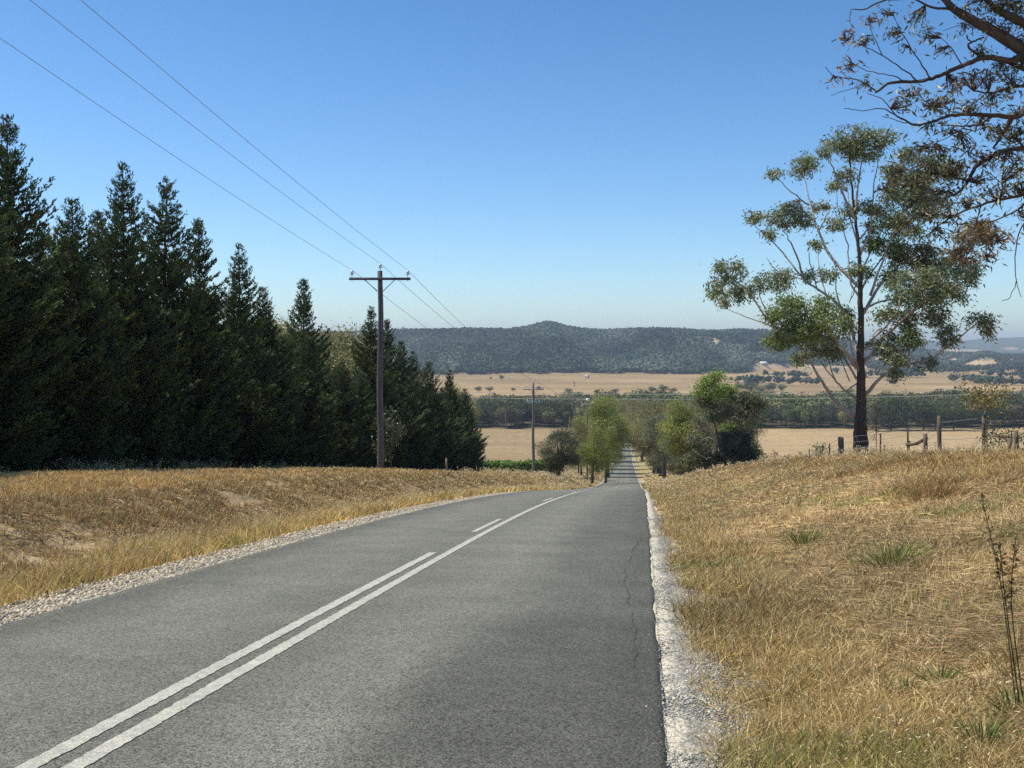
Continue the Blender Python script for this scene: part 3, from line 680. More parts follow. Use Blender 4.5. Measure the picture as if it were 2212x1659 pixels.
tip_words = ['tallest conifer at the left edge of the picture, with broad open top', 'conifer with a narrow spire midway between the left edge one and the tall third peak', 'small hidden conifer tip beside the second tall spire from the left', 'slim conifer tip just left of the tallest middle spire', 'tall conifer with ragged spire, second highest in the row', 'tall dense spired conifer just right of the ragged second highest one', 'medium conifer with narrow spire below and right of the two tallest middle spires', 'lone pointed conifer spire standing clear at the middle of the row', 'short conifer tip right of the lone pointed spire', 'thin isolated conifer spire in front of the olive gum crowns', 'conifer whose pointed tip shows just left of the near power pole', 'conifer whose tip shows just right of the near power pole', 'rounded dark conifer, first step down the slope right of the near power pole', 'rounded dark conifer, second step down the slope right of the near power pole', 'broad conifer, third step down the slope right of the near power pole', 'conifer with distinct pointed tip near the right end of the row', 'low conifer closing the right end of the row']
for k, (px, py, v) in enumerate(tips):
    u = (px - CX) / F; lo, hi = 8., 250.
    sr = -17.6 if k not in (2, 3, 9) else -20.2
    for _ in range(50):
        m_ = (lo + hi) / 2
        if u * m_ - cx(m_) > sr: lo = m_
        else: hi = m_
    # moving away, the row gets closer to the middle
        
    d = lo
    for dd in np.arange(8, 250, .1):
        if u * dd - cx(dd) < sr: d = dd; break
    x = u * d; h = (HY - py) / F * d - gz(x, d)
    place_conifer(v, x, d, h, tip_words[k], 'spired conifers in the roadside row', rng.random() * 6.3, 1.0 if px > 850 else .95)
# lower, denser trees that close the row between the spires
fill_y = np.concatenate([np.arange(24.5, 62, 2.35), np.arange(63, 118, 3.0)])
for k, y in enumerate(fill_y):
    y = float(y + rng.normal(0, .35)); row = k % 2; s = -17.0 - 2.4 * row + rng.normal(0, .25); x = cx(y) + s; px = CX + F * x / y
    h = float(np.interp(y, [24, 34, 60, 90, 120], [8.6, 8.0, 7.3, 8.6, 8.6])) * (1 + rng.normal(0, .05)) + .9 * row
    pos = 'left of the tall spires' if px < 230 else 'below the tall spires' if px < 480 else 'left of the near pole' if px < 800 else 'right of the near pole'
    cnt = (ordn[k] + ' from the left') if k < 20 else (ordn[len(fill_y) - k - 1] + ' from the right')
    place_conifer([4, 2, 0, 4, 3][k % 5], x, y, h, f'bushy lower conifer, {cnt} among the lower ones, {pos}', 'lower conifers filling the roadside row', rng.random() * 6.3, 1.25)

# ------------------------------------------------------------------ trees built from measured limbs
def px3(px, py, d): return np.array([(px - CX) / F * d, d, (HY - py) / F * d])
def limb_tree(root, D, paths, clusters, conv, leafL, leafW, dens, cols, seed, bark, twig_r=.006, droop=.75, depth_k=.5, pz=None, rmin=.012, twigs=7, tuft=.30, grow=1., lm=.8):
    r = np.random.default_rng(seed); o = np.array(root.location); gt = Geo(); gl = Geo(); gc = Geo(); S = []; D_ = []
    for k, (pts, w0, w1) in enumerate(paths):
        pts = np.array([conv(*p) for p in pts], float); off = 0 if k == 0 else r.uniform(-1, 1) * depth_k
        seg = np.concatenate([[0], np.cumsum(np.hypot(*np.diff(pts, axis=0).T))]); 
        start = 0
        if k > 0 and len(S):
            A = np.concatenate(S); i = np.argmin(np.hypot(A[:, 0] - pts[0, 0], A[:, 1] - pts[0, 1])); start = A[i, 2]
            if np.hypot(S[0][:, 0] - pts[0, 0], (S[0][:, 1] - pts[0, 1]) * .3).min() < 14: start = 0     # springs from the trunk
        dd = start + off * seg / F * D
        P2 = smooth_path(np.column_stack([pts, dd]), 5); P2[1:-1, :2] += r.normal(0, .8, (len(P2) - 2, 2)) * (w1 < 8)
        P = np.array([px3(a, b, D + c) for a, b, c in P2]) - o
        rad = (w1 + (w0 - w1) * (1 - np.linspace(0, 1, len(P))) ** (1.7 if k == 0 and w0 < 60 else 1.2)) * .5 / F * D; rad = np.maximum(rad * (1 if k == 0 else lm), rmin)
        tube(gt if k == 0 else gl, P, rad, 10 if k == 0 else 6, bark[0] if k == 0 else bark[1], rough=.12 if k == 0 else .05)
        if k: S.append(np.column_stack([P2, np.full(len(P2), 1.)])[2:])
        else: S.append(np.column_stack([P2, np.full(len(P2), 1.)]))
    A = np.concatenate(S)
    for (cxp, cyp, rx, ry, *ci) in clusters:
        (cxp, cyp) = conv(cxp, cyp); (rx_, ry_) = conv(rx * grow, ry * grow, True); rx, ry = max(rx_, 3), max(ry_, 3)
        cost = np.hypot(A[:, 0] - cxp, (A[:, 1] - cyp) * 1.0) - np.where(A[:, 1] > cyp, 8, 0)
        i = np.argmin(cost); dep = A[i, 2] + r.uniform(-.5, .5) * rx / F * D
        c = px3(cxp, cyp, D + dep) - o; rad = np.array([rx, rx * .95, ry]) / F * D; b = px3(A[i, 0], A[i, 1], D + A[i, 2]) - o
        ci = ci[0] if ci else 0; pal_ = cols[ci]
        nt = int(max(4, twigs * (rad[0] * rad[2]) ** .5 / .5))
        th = unit(r.normal(size=(nt, 3))); th[:, 2] = th[:, 2] * .95 + .05; E_ = c + th * rad * (.45 + .55 * r.random((nt, 1)))
        for e in E_:
            mid = (b + e) / 2 + np.array([0, 0, -.1 * np.linalg.norm(e - b)]) * r.uniform(-.5, 1) + r.normal(0, .05, 3) * np.linalg.norm(e - b)
            tube(gl, smooth_path([b, mid, e], 3), np.linspace(twig_r * 2.0, twig_r, 7), 4, bark[2], cap=False)
        nl = int(dens * (rad[0] * rad[2]) * 3.14)
        cen = E_[r.integers(0, nt, nl)]
        out = r.normal(size=(nl, 3)) * np.array([[1, 1, .75]]) * tuft * (.5 + .9 * min(1, rad[0])) * (.75 + 1.3 * r.random((nl, 1)) ** 3)
        P = cen + out * .6; 
        az = unit(r.normal(size=(nl, 3)) * np.array([[1, 1, .45]]) + np.array([[0, 0, -droop]]))
        leaves(gc, P, az, leafL * (.6 + .7 * r.random(nl)), leafW * (.7 + .6 * r.random(nl)), pick(pal_, nl, .35, r), r)
    gt.build('trunk', M_bark, root, smooth=True); gl.build('limbs', M_bark, root); gc.build('crown', M_leaf, root)

# big gum behind the fence
def conv6(x, y, size=False): return (x * .4888, y * .4888) if size else (1493.5 + .4888 * x, 213.4 + .4888 * y)
D = 47.; gx = at(1859, D); gum = empty('gum_tree', (gx, D, gz(gx, D)), label='tall gum tree with dark trunk and open tufted crown behind the fence', category='gum tree')
tr = [([(752, 1660), (750, 1600), (748, 1500), (750, 1400), (750, 1300), (748, 1100), (748, 900), (742, 720), (725, 520), (702, 330), (700, 190)], 42, 3)]
br = [([(744, 880), (700, 800), (690, 650), (655, 520), (640, 400)], 5, 1.2), ([(744, 800), (790, 680), (850, 560), (870, 440)], 5, 1.2), ([(735, 640), (700, 520), (690, 400), (675, 300)], 4, 1), ([(745, 860), (800, 760), (900, 640), (1000, 560)], 5, 1.2), ([(600, 880), (560, 720), (590, 620)], 3, 1), ([(690, 980), (640, 860), (640, 760), (620, 690)], 4, 1), ([(500, 800), (380, 760), (330, 700)], 3, 1), ([(330, 930), (300, 860), (330, 800)], 3, 1), ([(770, 1090), (900, 960), (930, 860), (1000, 780)], 5, 1.2), ([(730, 1240), (640, 1080), (600, 960)], 5, 1.2), ([(960, 950), (1060, 960), (1140, 1020)], 3, 1), ([(742, 1220), (700, 1060), (700, 960)], 4, 1),
      ([(720, 1400), (650, 1350), (590, 1270), (520, 1150), (470, 1080)], 11, 3), ([(735, 1330), (640, 1250), (600, 1130)], 6, 2),
      ([(730, 1190), (670, 1110), (560, 1010), (380, 1010), (250, 850), (170, 790)], 9, 2), ([(380, 1010), (290, 980), (160, 930)], 4, 1.5),
      ([(740, 1150), (690, 960), (600, 870), (500, 800), (420, 700), (350, 620), (280, 560)], 8, 2), ([(500, 790), (440, 640), (400, 570)], 5, 1.5), ([(560, 850), (520, 700), (525, 620)], 3, 1.2),
      ([(738, 830), (620, 700), (560, 580), (520, 440), (495, 320)], 8, 2), ([(520, 470), (430, 400), (370, 335)], 4, 1.2), ([(560, 590), (620, 480), (650, 560)], 3, 1),
      ([(728, 540), (660, 400), (620, 290), (600, 260)], 6, 1.5), ([(725, 520), (740, 350), (770, 210)], 6, 1.5), ([(742, 700), (790, 580), (805, 400), (832, 220)], 6, 1.5), ([(660, 420), (690, 350)], 3, 1),
      ([(745, 780), (700, 900), (720, 830)], 3, 1), ([(758, 950), (830, 830), (870, 760), (900, 670)], 8, 2), ([(760, 930), (850, 890), (980, 880), (1060, 800)], 6, 2),
      ([(755, 1110), (850, 1050), (960, 950), (1080, 860), (1200, 790)], 8, 2), ([(758, 1170), (880, 1030), (1010, 920), (1110, 860)], 7, 1.5),
      ([(760, 1320), (830, 1240), (900, 1190), (1050, 1150), (1130, 1100), (1240, 1010), (1300, 970)], 9, 2), ([(690, 1290), (800, 1210), (830, 1180)], 3.5, 1.5), ([(900, 1190), (950, 1080), (970, 1030)], 4, 1.5),
      ([(790, 870), (850, 700), (930, 500), (980, 370)], 6, 1.5), ([(930, 500), (1040, 400), (1060, 300)], 4, 1.2), ([(850, 700), (1000, 640), (1150, 690)], 4, 1.2), ([(745, 620), (830, 500), (880, 420)], 4, 1),
      ([(640, 1250), (560, 1150), (500, 1050)], 3, 1.2), ([(700, 1250), (650, 1120), (640, 1030)], 3, 1.2), ([(760, 1150), (850, 1110), (900, 1000)], 4, 1.2)]
cl = [(500, 290, 75, 55), (365, 325, 35, 28), (720, 165, 80, 50), (640, 190, 60, 45), (835, 180, 60, 50), (590, 240, 30, 30), (690, 340, 55, 28), (640, 390, 35, 30),
      (275, 530, 42, 40), (400, 530, 80, 48), (500, 525, 50, 42), (640, 548, 45, 35), (345, 600, 40, 28), (700, 500, 45, 30), (770, 480, 45, 30), (830, 490, 50, 38),
      (165, 765, 60, 55), (105, 835, 38, 40), (225, 855, 50, 45), (380, 800, 75, 50), (140, 890, 40, 30), (520, 780, 35, 30),
      (440, 925, 80, 65, 1), (590, 935, 75, 60, 1), (600, 1020, 95, 70, 1), (440, 1040, 85, 55, 1), (545, 1100, 70, 40), (680, 960, 45, 50), (690, 1010, 30, 30), (360, 960, 50, 40, 1), (500, 1000, 70, 60, 1), (380, 1080, 45, 35, 1), (480, 1150, 45, 30), (620, 1120, 50, 30), (560, 480, 40, 30), (450, 480, 60, 30), (560, 640, 35, 30), (300, 820, 40, 30), (880, 560, 60, 40), (800, 560, 40, 30), (1000, 450, 70, 50), (960, 980, 60, 50), (1160, 860, 60, 45), (1100, 780, 70, 50), (900, 1220, 40, 25), (760, 240, 70, 40), (700, 220, 60, 35), (600, 780, 45, 30),
      (745, 765, 48, 48, 1), (800, 640, 40, 40), (870, 650, 75, 50, 1), (950, 700, 100, 60, 2), (1050, 700, 90, 60, 2), (1180, 720, 80, 60, 2), (1000, 800, 110, 60), (900, 790, 60, 50), (1060, 860, 80, 60), (950, 880, 70, 40),
      (1080, 960, 60, 50), (980, 1055, 52, 60, 1), (1130, 1045, 40, 70), (870, 960, 60, 45), (850, 1085, 60, 55), (900, 1150, 60, 40), (1285, 975, 55, 42), (1320, 1030, 25, 35), (1040, 1170, 40, 30), (960, 590, 55, 35, 1),
      (1000, 370, 90, 70), (1060, 300, 75, 40), (960, 250, 50, 38), (1170, 320, 55, 45), (900, 330, 50, 50), (900, 430, 60, 50), (1050, 480, 90, 50), (930, 530, 60, 40), (1230, 600, 70, 55, 2), (1300, 600, 55, 50, 2), (1230, 780, 55, 50)]
G0 = [(.17, .215, .09), (.23, .27, .13), (.11, .15, .055), (.42, .43, .27)]; G1 = [(.17, .24, .055), (.22, .28, .075), (.12, .17, .045), (.34, .36, .17)]; G2 = [(.24, .19, .06), (.15, .17, .06), (.11, .13, .05), (.30, .19, .08)]  # the palest leaf tones paint light glints into the crown
limb_tree(gum, D, tr + br, cl, conv6, .21, .06, 640, [G0, G1, G2], 11, [(.095, .07, .055), (.44, .36, .32), (.30, .24, .21)], twig_r=.007, depth_k=.55, tuft=.24, twigs=17, grow=1.06, lm=1.0)

# overhanging tree on the right: trunk stands outside the picture, limbs reach in
def conv7(x, y, size=False): return (x * .4115, y * .4115) if size else (1749.5 + .4115 * x, .4115 * y)
D = 13.; ox = 10.3; over = empty('overhanging_tree', (ox, D + .5, gz(ox, D + .5)), label='near tree reaching in from the upper right with dark limbs and hanging olive brown leaves', category='gum tree')
zb = gz(ox, D + .5)
def inv7(x, y, z):   # world point to the measuring frame of conv7
    return ((CX + F * x / D) - 1749.5) / .4115, (HY - F * z / D) / .4115
tp = [inv7(ox + .1, 0, zb - .3), inv7(ox, 0, zb + 1.5), inv7(ox - .1, 0, zb + 3.2), inv7(ox - .5, 0, zb + 4.6), inv7(ox - .3, 0, zb + 6.4), inv7(ox + .4, 0, zb + 8.6)]
trunk = [(tp, 80, 26)]
f1 = inv7(ox - .4, 0, zb + 4.3); f2 = inv7(ox - .2, 0, zb + 3.4); f3 = inv7(ox, 0, zb + 2.9); f4 = inv7(ox - .3, 0, zb + 5.4)
br = [([f1, (1250, 350), (1124, 265), (980, 175), (860, 110), (760, 50), (700, -10), (600, -90)], 34, 9), ([f4, (1300, 200), (1124, 120), (1000, 60), (930, 0), (850, -110)], 24, 8),
      ([(1124, 280), (1050, 320), (930, 300), (800, 345), (700, 390), (600, 425), (430, 435), (345, 485)], 14, 5), ([(930, 300), (880, 285), (830, 240), (870, 212), (915, 195)], 6, 3),
      ([f1, (1300, 440), (1200, 395), (1050, 330)], 15, 9), ([f2, (1300, 560), (1100, 610), (960, 605), (790, 600), (690, 620), (560, 655), (450, 605)], 13, 2.5), ([(960, 605), (880, 655), (780, 660), (690, 655)], 4, 2),
      ([f3, (1350, 760), (1124, 775), (1000, 800), (870, 880), (830, 950), (760, 1020), (620, 1055), (540, 1030)], 12, 2), ([(1200, 470), (1100, 450), (960, 485), (860, 478)], 8, 3),
      ([f3, (1350, 900), (1200, 1000), (1060, 1035), (900, 1075), (740, 1140), (620, 1230), (560, 1250)], 9, 1.5), ([(1060, 620), (1000, 720), (960, 780)], 9, 3),
      ([(1200, 1000), (1120, 1080), (960, 1160), (830, 1150)], 5, 1.5), ([(1280, 1000), (1120, 1180), (1080, 1320), (1085, 1480), (1110, 1560)], 3, 1), ([(1085, 1470), (1050, 1560), (1010, 1580)], 1.5, 1), ([(1120, 1180), (1160, 1330), (1140, 1450)], 2, 1),
      ([(345, 475), (250, 420), (130, 400), (80, 350)], 3, 1), ([(500, 430), (440, 400), (300, 370), (170, 300)], 2.5, 1), ([(560, 425), (500, 370), (380, 290), (250, 230), (160, 210)], 3, 1), ([(380, 290), (330, 180), (300, 90)], 2, 1), ([(300, 440), (200, 470), (110, 500)], 1.6, 1),
      ([(450, 605), (380, 570), (280, 580), (180, 570)], 2.2, 1), ([(450, 605), (380, 520), (300, 490)], 2, 1), ([(560, 650), (480, 640), (380, 610)], 2, 1), ([(640, 420), (560, 300), (480, 170), (430, 60)], 3, 1), ([(760, 50), (650, 40), (540, -10), (440, -30)], 6, 2), ([(540, -10), (400, 0), (290, 50), (220, 50), (210, 120)], 5, 1),
      ([(700, 600), (620, 540), (520, 500)], 2, 1), ([(860, 620), (760, 700), (640, 760), (560, 770)], 2, 1), ([(830, 950), (700, 920), (560, 900), (430, 880)], 3, 1), ([(760, 1020), (640, 1000), (500, 970), (400, 1000)], 3, 1), ([(740, 1140), (640, 1120), (520, 1160)], 2, 1), ([(900, 1075), (860, 1200), (780, 1300)], 2.5, 1), ([(960, 1160), (980, 1260), (930, 1350)], 2, 1),
      ([(800, 345), (740, 250), (690, 200)], 2.5, 1), ([(980, 175), (900, 130), (800, 130), (700, 160)], 3, 1), ([(1050, 1040), (1000, 960), (900, 880)], 2.5, 1), ([(1124, 775), (1060, 700), (1050, 600)], 3, 1.2), ([(1000, 60), (1040, -20), (1000, -100)], 4, 1.5)]
cl = [(200, 190, 50, 38, 1), (285, 220, 45, 30), (330, 105, 40, 32, 1), (570, 100, 65, 40), (440, 170, 55, 40), (205, 345, 48, 45, 1), (120, 420, 25, 25, 1), (290, 440, 50, 32), (700, 265, 45, 30), (600, 180, 45, 35), (400, 60, 40, 25), (500, 240, 35, 20),
      (850, 400, 90, 40), (550, 480, 65, 40), (760, 450, 75, 35, 1), (640, 550, 70, 45), (480, 540, 45, 40), (700, 520, 55, 35), (930, 390, 60, 40), (830, 560, 80, 35), (950, 520, 70, 40), (745, 690, 50, 35), (640, 640, 50, 30),
      (980, 680, 60, 50), (880, 825, 50, 45, 1), (960, 820, 50, 45), (600, 780, 80, 45), (460, 890, 75, 60), (560, 960, 75, 50), (760, 870, 80, 45), (600, 1120, 70, 50), (520, 1180, 60, 45), (980, 1000, 80, 50), (910, 1190, 105, 60, 1), (1000, 1250, 70, 45, 1), (680, 1220, 60, 40), (790, 1330, 55, 50, 1), (920, 1340, 60, 45, 1),
      (390, 990, 40, 45), (1060, 420, 60, 55), (1080, 580, 55, 50), (1060, 70, 60, 55), (1000, 10, 60, 35), (870, 20, 50, 30), (820, 150, 40, 30), (1100, 200, 50, 30), (1080, 880, 60, 60), (1050, 720, 50, 50), (640, 880, 70, 40), (700, 1010, 80, 40), (1100, 980, 50, 50), (740, 1130, 60, 40), (1110, 1110, 40, 50),
      (950, 120, 70, 45), (1020, 160, 60, 40), (900, 260, 60, 35), (1000, 360, 60, 40), (1100, 330, 60, 45), (1090, 20, 60, 60), (800, 60, 50, 30), (960, 60, 50, 40), (1020, 480, 60, 40), (900, 640, 60, 40), (1050, 820, 60, 50), (820, 760, 60, 40), (880, 940, 70, 45), (820, 1050, 60, 40), (1100, 700, 40, 60), (680, 800, 60, 40), (1250, 100, 150, 120), (1350, 500, 160, 150), (1300, 800, 150, 120), (1450, 250, 200, 160), (900, -150, 200, 120), (600, -120, 120, 70), (1300, -200, 260, 150), (1600, 0, 250, 250), (1700, 500, 220, 200), (1250, 1050, 110, 90), (1550, 900, 180, 130)]
for (dx, dz, w_) in ((1.6, 5.2, 9), (3.2, 6.6, 10), (2.6, 8.6, 9), (.8, 9.8, 8), (-1.2, 9.2, 8), (3.8, 4.6, 8), (-2.2, 8.0, 8)):
    b0 = inv7(ox - .38, 0, zb + 3.2 + .5 * min(dz - 3, 5)); e0 = inv7(ox + dx, 0, zb + dz); br.append(([b0, inv7(ox + dx * .5, 0, zb + .5 * (dz + 3.2 + .5 * min(dz - 3, 5)) + .3), e0], w_ * 2, 3))
    for q in range(3): c0 = inv7(ox + dx + rng.normal(0, .55), 0, zb + dz + rng.normal(0, .45)); cl.append((c0[0], c0[1], 330, 230))
O0 = [(.10, .105, .05), (.14, .135, .065), (.07, .08, .04), (.30, .25, .14)]; O1 = [(.20, .11, .07), (.25, .15, .08), (.13, .10, .06), (.36, .27, .15)]  # last tone of each set is a pale glint painted as leaf colour
limb_tree(over, D, trunk + br, cl, conv7, .10, .023, 1250, [O0, O1], 21, [(.11, .085, .07), (.085, .065, .055), (.10, .075, .065)], twig_r=.0035, droop=.75, depth_k=.35, rmin=.004, twigs=85, tuft=.15, lm=1.15)

# half-bare tree with bright green top beside the road
def conv5(x, y, size=False): return (x * .2058, y * .2058) if size else (1408 + .2058 * x, 725.4 + .2058 * y)
D = 100.; tx_ = at(1573, D); bare = empty('roadside_tree', (tx_, D, gz(tx_, D)), label='half bare tree with bright green top and pale crooked limbs beside the road', category='tree')
tr = [([(805, 1500), (800, 1400), (730, 1250), (700, 1080), (650, 900), (615, 780), (560, 650)], 8, 2)]
br = [([(815, 1420), (850, 1250), (880, 1100), (920, 950), (960, 840)], 5, 1.5), ([(700, 1080), (640, 1020), (540, 990), (430, 1010)], 3.2, 1), ([(700, 1130), (600, 1070), (480, 1130)], 2.4, 1), ([(740, 1270), (560, 1280), (430, 1190)], 2.6, 1), ([(650, 900), (740, 830), (830, 825)], 3, 1.2), ([(850, 1300), (960, 1200)], 2, 1), ([(850, 1050), (850, 800), (840, 650)], 2.5, 1), ([(650, 900), (600, 800), (540, 820)], 2, 1), ([(615, 780), (640, 650), (680, 480)], 2.5, 1), ([(700, 1110), (800, 1130), (850, 1200)], 2.5, 1.2), ([(920, 950), (1050, 800), (1100, 700)], 2.5, 1), ([(740, 1180), (640, 1180), (560, 1130)], 2, 1)]
cl = [(680, 430, 85, 45), (620, 500, 130, 55), (770, 560, 90, 55), (500, 580, 80, 55), (650, 610, 120, 55), (800, 610, 60, 55), (560, 700, 90, 55, 1), (760, 690, 90, 50, 1), (900, 650, 70, 55, 1), (980, 640, 80, 55, 1), (1080, 650, 90, 60, 1), (1120, 730, 80, 60, 1), (1000, 750, 70, 50, 1),
      (820, 950, 70, 50), (900, 1050, 80, 90, 2), (1000, 1100, 60, 90, 2), (960, 1220, 85, 75, 2), (1005, 1250, 60, 40, 2), (800, 1150, 100, 80, 1), (450, 1100, 80, 50, 3), (880, 880, 70, 50, 3), (1000, 900, 60, 60, 3), (500, 900, 70, 45, 3), (780, 780, 110, 70, 1), (640, 740, 100, 60, 1), (900, 780, 90, 60, 1), (760, 1080, 90, 70, 2), (880, 1160, 90, 80, 2), (680, 880, 80, 50, 1), (700, 1250, 90, 60, 2), (850, 1240, 80, 60, 2)]
BR = [(0.238, 0.336, 0.049), (0.168, 0.252, 0.042), (0.294, 0.378, 0.070)]; OL = [(0.168, 0.182, 0.077), (0.126, 0.140, 0.070), (0.196, 0.196, 0.112)]; DK = [(0.049, 0.070, 0.039), (0.070, 0.091, 0.042)]; GY = [(0.224, 0.196, 0.140), (0.168, 0.182, 0.084)]
limb_tree(bare, D, tr + br, cl, conv5, .25, .10, 560, [BR, OL, DK, GY], 31, [(.14, .11, .09), (.44, .36, .31), (.36, .29, .25)], twig_r=.022, depth_k=.6, tuft=.45, twigs=6, rmin=.045)

# ------------------------------------------------------------------ generic leafy trees for the avenue and beyond
def leafy(seed, Hh, Rc, base, pal_, leafL, nleaf, lobes=18, lean=.3, tw=.2, droop=.3, flat=1.15):
    r = np.random.default_rng(seed); gt = Geo(); gc = Geo()
    top = np.array([r.uniform(-lean, lean), r.uniform(-lean, lean), Hh * .55]) * 1.
    tk = smooth_path([(0, 0, -.3), top * np.array([.2, .2, .35]), top * np.array([.7, .7, .75]), top], 4); tube(gt, tk, np.linspace(tw, tw * .45, len(tk)), 8, (.115, .09, .075), rough=.15)
    hz = (base + Hh) / 2; rz = (Hh - base) / 2
    for k in range(lobes):
        v = unit(r.normal(size=3)); v[2] *= flat; c = np.array([0, 0, hz]) + v * np.array([Rc, Rc, rz]) * r.uniform(.45, .82); c[:2] += top[:2] * .6
        rad = np.array([1, 1, .8]) * Rc * r.uniform(.30, .50)
        st = tk[r.integers(len(tk) // 2, len(tk))]; md = (st + c) / 2 + np.array([0, 0, -.08 * Hh * r.random()])
        tube(gt, smooth_path([st, md, c], 3), np.linspace(tw * .35, tw * .08, 7), 5, (.16, .125, .10), cap=False)
        n_ = int(nleaf / lobes); d = unit(r.normal(size=(n_, 3))); d[:, 2] = np.where(r.random(n_) < .6, np.abs(d[:, 2]), d[:, 2])
        cen = c + d * rad * (.55 + .5 * r.random((n_, 1)) ** .5)
        cen += np.repeat(r.normal(size=(n_ // 24 + 1, 3)) * Rc * .085, 24, 0)[:n_]
        tone = r.uniform(.8, 1.2); cc = pick(pal_, n_, .3, r) * tone
        leaves(gc, cen, unit(d * .6 + r.normal(size=(n_, 3)) * .6 + np.array([[0, 0, -droop]])), leafL * (.5 + .9 * r.random(n_)), leafL * .45, cc, r)
    return gt, gc
kinds = {}
def make_kind(key, *a, **k): kinds[key] = dict(g=leafy(*a, **k), H=a[1], root=None)
BRIGHT = [(.28, .33, .06), (.21, .26, .045), (.34, .37, .08), (.30, .27, .07)]; OLV = [(.24, .24, .085), (.19, .195, .07), (.30, .28, .12)]; GRY = [(.19, .205, .11), (.24, .24, .14), (.15, .165, .08)]; DRK = [(.075, .095, .042), (.05, .07, .035), (.11, .12, .055)]; BRN = [(.28, .215, .085), (.23, .20, .07), (.19, .19, .065)]
make_kind('bright', 71, 12, 3.9, 2.4, BRIGHT, .22, 22000, lean=1.4, tw=.36, droop=.6)
make_kind('olive', 72, 14, 4.6, 2.4, OLV, .23, 24000, lobes=17, lean=1.6, tw=.38, droop=.4)
make_kind('grey', 73, 12, 4.4, 1.9, GRY, .22, 24000, lobes=17, lean=1.4, tw=.40)
make_kind('dark', 74, 12, 4.2, 2.0, DRK, .24, 20000, lean=.6, tw=.28)
make_kind('brown', 75, 11, 4.0, 2.0, BRN, .22, 19000, lean=1.2, tw=.34)
make_kind('bush', 76, 4, 2.4, .1, DRK + OLV, .30, 6000, lobes=10, lean=.2, tw=.08)
make_kind('farround', 77, 13, 5.6, 2.8, [(.085, .115, .045), (.115, .135, .06), (.06, .085, .04)], .62, 3800, lean=.5, tw=.3)
make_kind('fargrey', 78, 14, 5.0, 3.2, [(.125, .135, .085), (.095, .11, .065), (.15, .155, .11)], .62, 3600, lean=.6, tw=.3)
def plant(key, x, y, h, label, group=None, cat='tree', wide=1., name='tree', rz=None, tilt=None):
    k = kinds[key]; s = h / k['H']; s3 = (s * wide, s * wide, s); rz = rng.random() * 6.3 if rz is None else rz
    pr = dict(label=label, category=cat); 
    if group: pr['group'] = group
    if k['root'] is None:
        o = empty(name, (x, y, gz(x, y)), **pr); o.rotation_euler = (0, 0, rz); o.scale = s3
        k['g'][0].build('trunk', M_bark, o); k['g'][1].build('crown', M_leaf if not key.startswith('far') else M_far, o); k['root'] = o
    else:
        o = copy_tree(k['root'], (x, y, gz(x, y)), rz, s3, **pr); o.name = name
    if tilt: o.rotation_euler = (tilt[0], tilt[1], rz)
    return o
def T(key, px, d, ytop, label, wide=1., **k):
    x = at(px, d); h = (HY - ytop) / F * d - gz(x, d); return plant(key, x, d, h, label, wide=wide, **k)
# left of the road
T('dark', 1207, 125, 921, 'small dark gum standing right of the middle power pole', wide=1.25)
T('bush', 1203, 124, 985, 'low dark bush at the foot of the small gum', cat='bush', name='bush', wide=.8)
T('bright', 1279, 140, 932, 'bright green willowy tree with leaning dark trunk on the left verge', wide=.95)
T('bright', 1308, 152, 930, 'bright green tree overhanging the left edge of the far road', wide=.92)
T('brown', 1256, 165, 915, 'thin brownish tree beside the distant power pole', wide=.7)
T('dark', 1250, 176, 945, 'dark low tree in the gap between the small gum and the bright green one', wide=.9)
T('bright', 1312, 190, 866, 'tall light green tree with two leaning trunks on the left of the road', wide=1.12)
for k, (d, s, yt, key, wd) in enumerate([(215, -5.6, 868, 'bright', 1.2), (240, -5.2, 878, 'olive', 1.15), (268, -6.5, 880, 'brown', 1.), (300, -5.6, 876, 'olive', 1.05), (335, -5.2, 876, 'olive', 1.1), (375, -5, 872, 'bright', 1.1), (415, -4.6, 872, 'olive', 1.1), (455, -4.2, 870, 'brown', 1.15), (500, -4, 868, 'olive', 1.15), (540, -4, 864, 'olive', 1.15)]):
    x = cx(d) + s; h = (HY - yt) / F * d - gz(x, d); plant(key, x, d, h, f'{dict(bright="green", olive="olive", brown="brownish")[key]} tree, {ordn[k]} beyond the tall light one in the left avenue line', 'trees along the left of the far road', wide=wd)
# right of the road
rt = [(120, 6.0, 912, 'grey', 1.05), (118, 8.6, 900, 'grey', 1.1), (133, 8.8, 885, 'olive', 1.1), (150, 7.2, 896, 'grey', 1.1), (178, 6.8, 884, 'brown', 1.1), (192, 6.6, 880, 'brown', 1.05), (212, 6.6, 876, 'olive', 1.1), (238, 6.5, 874, 'olive', 1.1), (266, 6.4, 876, 'brown', 1.), (300, 6., 874, 'olive', 1.05), (338, 5.6, 872, 'brown', 1.1), (378, 5, 870, 'olive', 1.1), (420, 4.6, 868, 'brown', 1.15), (460, 4.4, 866, 'olive', 1.15), (505, 4.2, 862, 'grey', 1.15), (545, 4, 860, 'olive', 1.15)]
for k, (d, s, yt, key, wd) in enumerate(rt):
    d += rng.normal(0, 3); x = cx(d) + s + rng.uniform(-.8, 2.2); h = (HY - yt) / F * d - gz(x, d); plant(key, x, d, h, f'{dict(bright="bright", olive="olive", brown="brownish", grey="greyish", dark="dark")[key]} tree, {ordn[k]} from the front in the right avenue line', 'trees along the right of the far road', wide=wd)
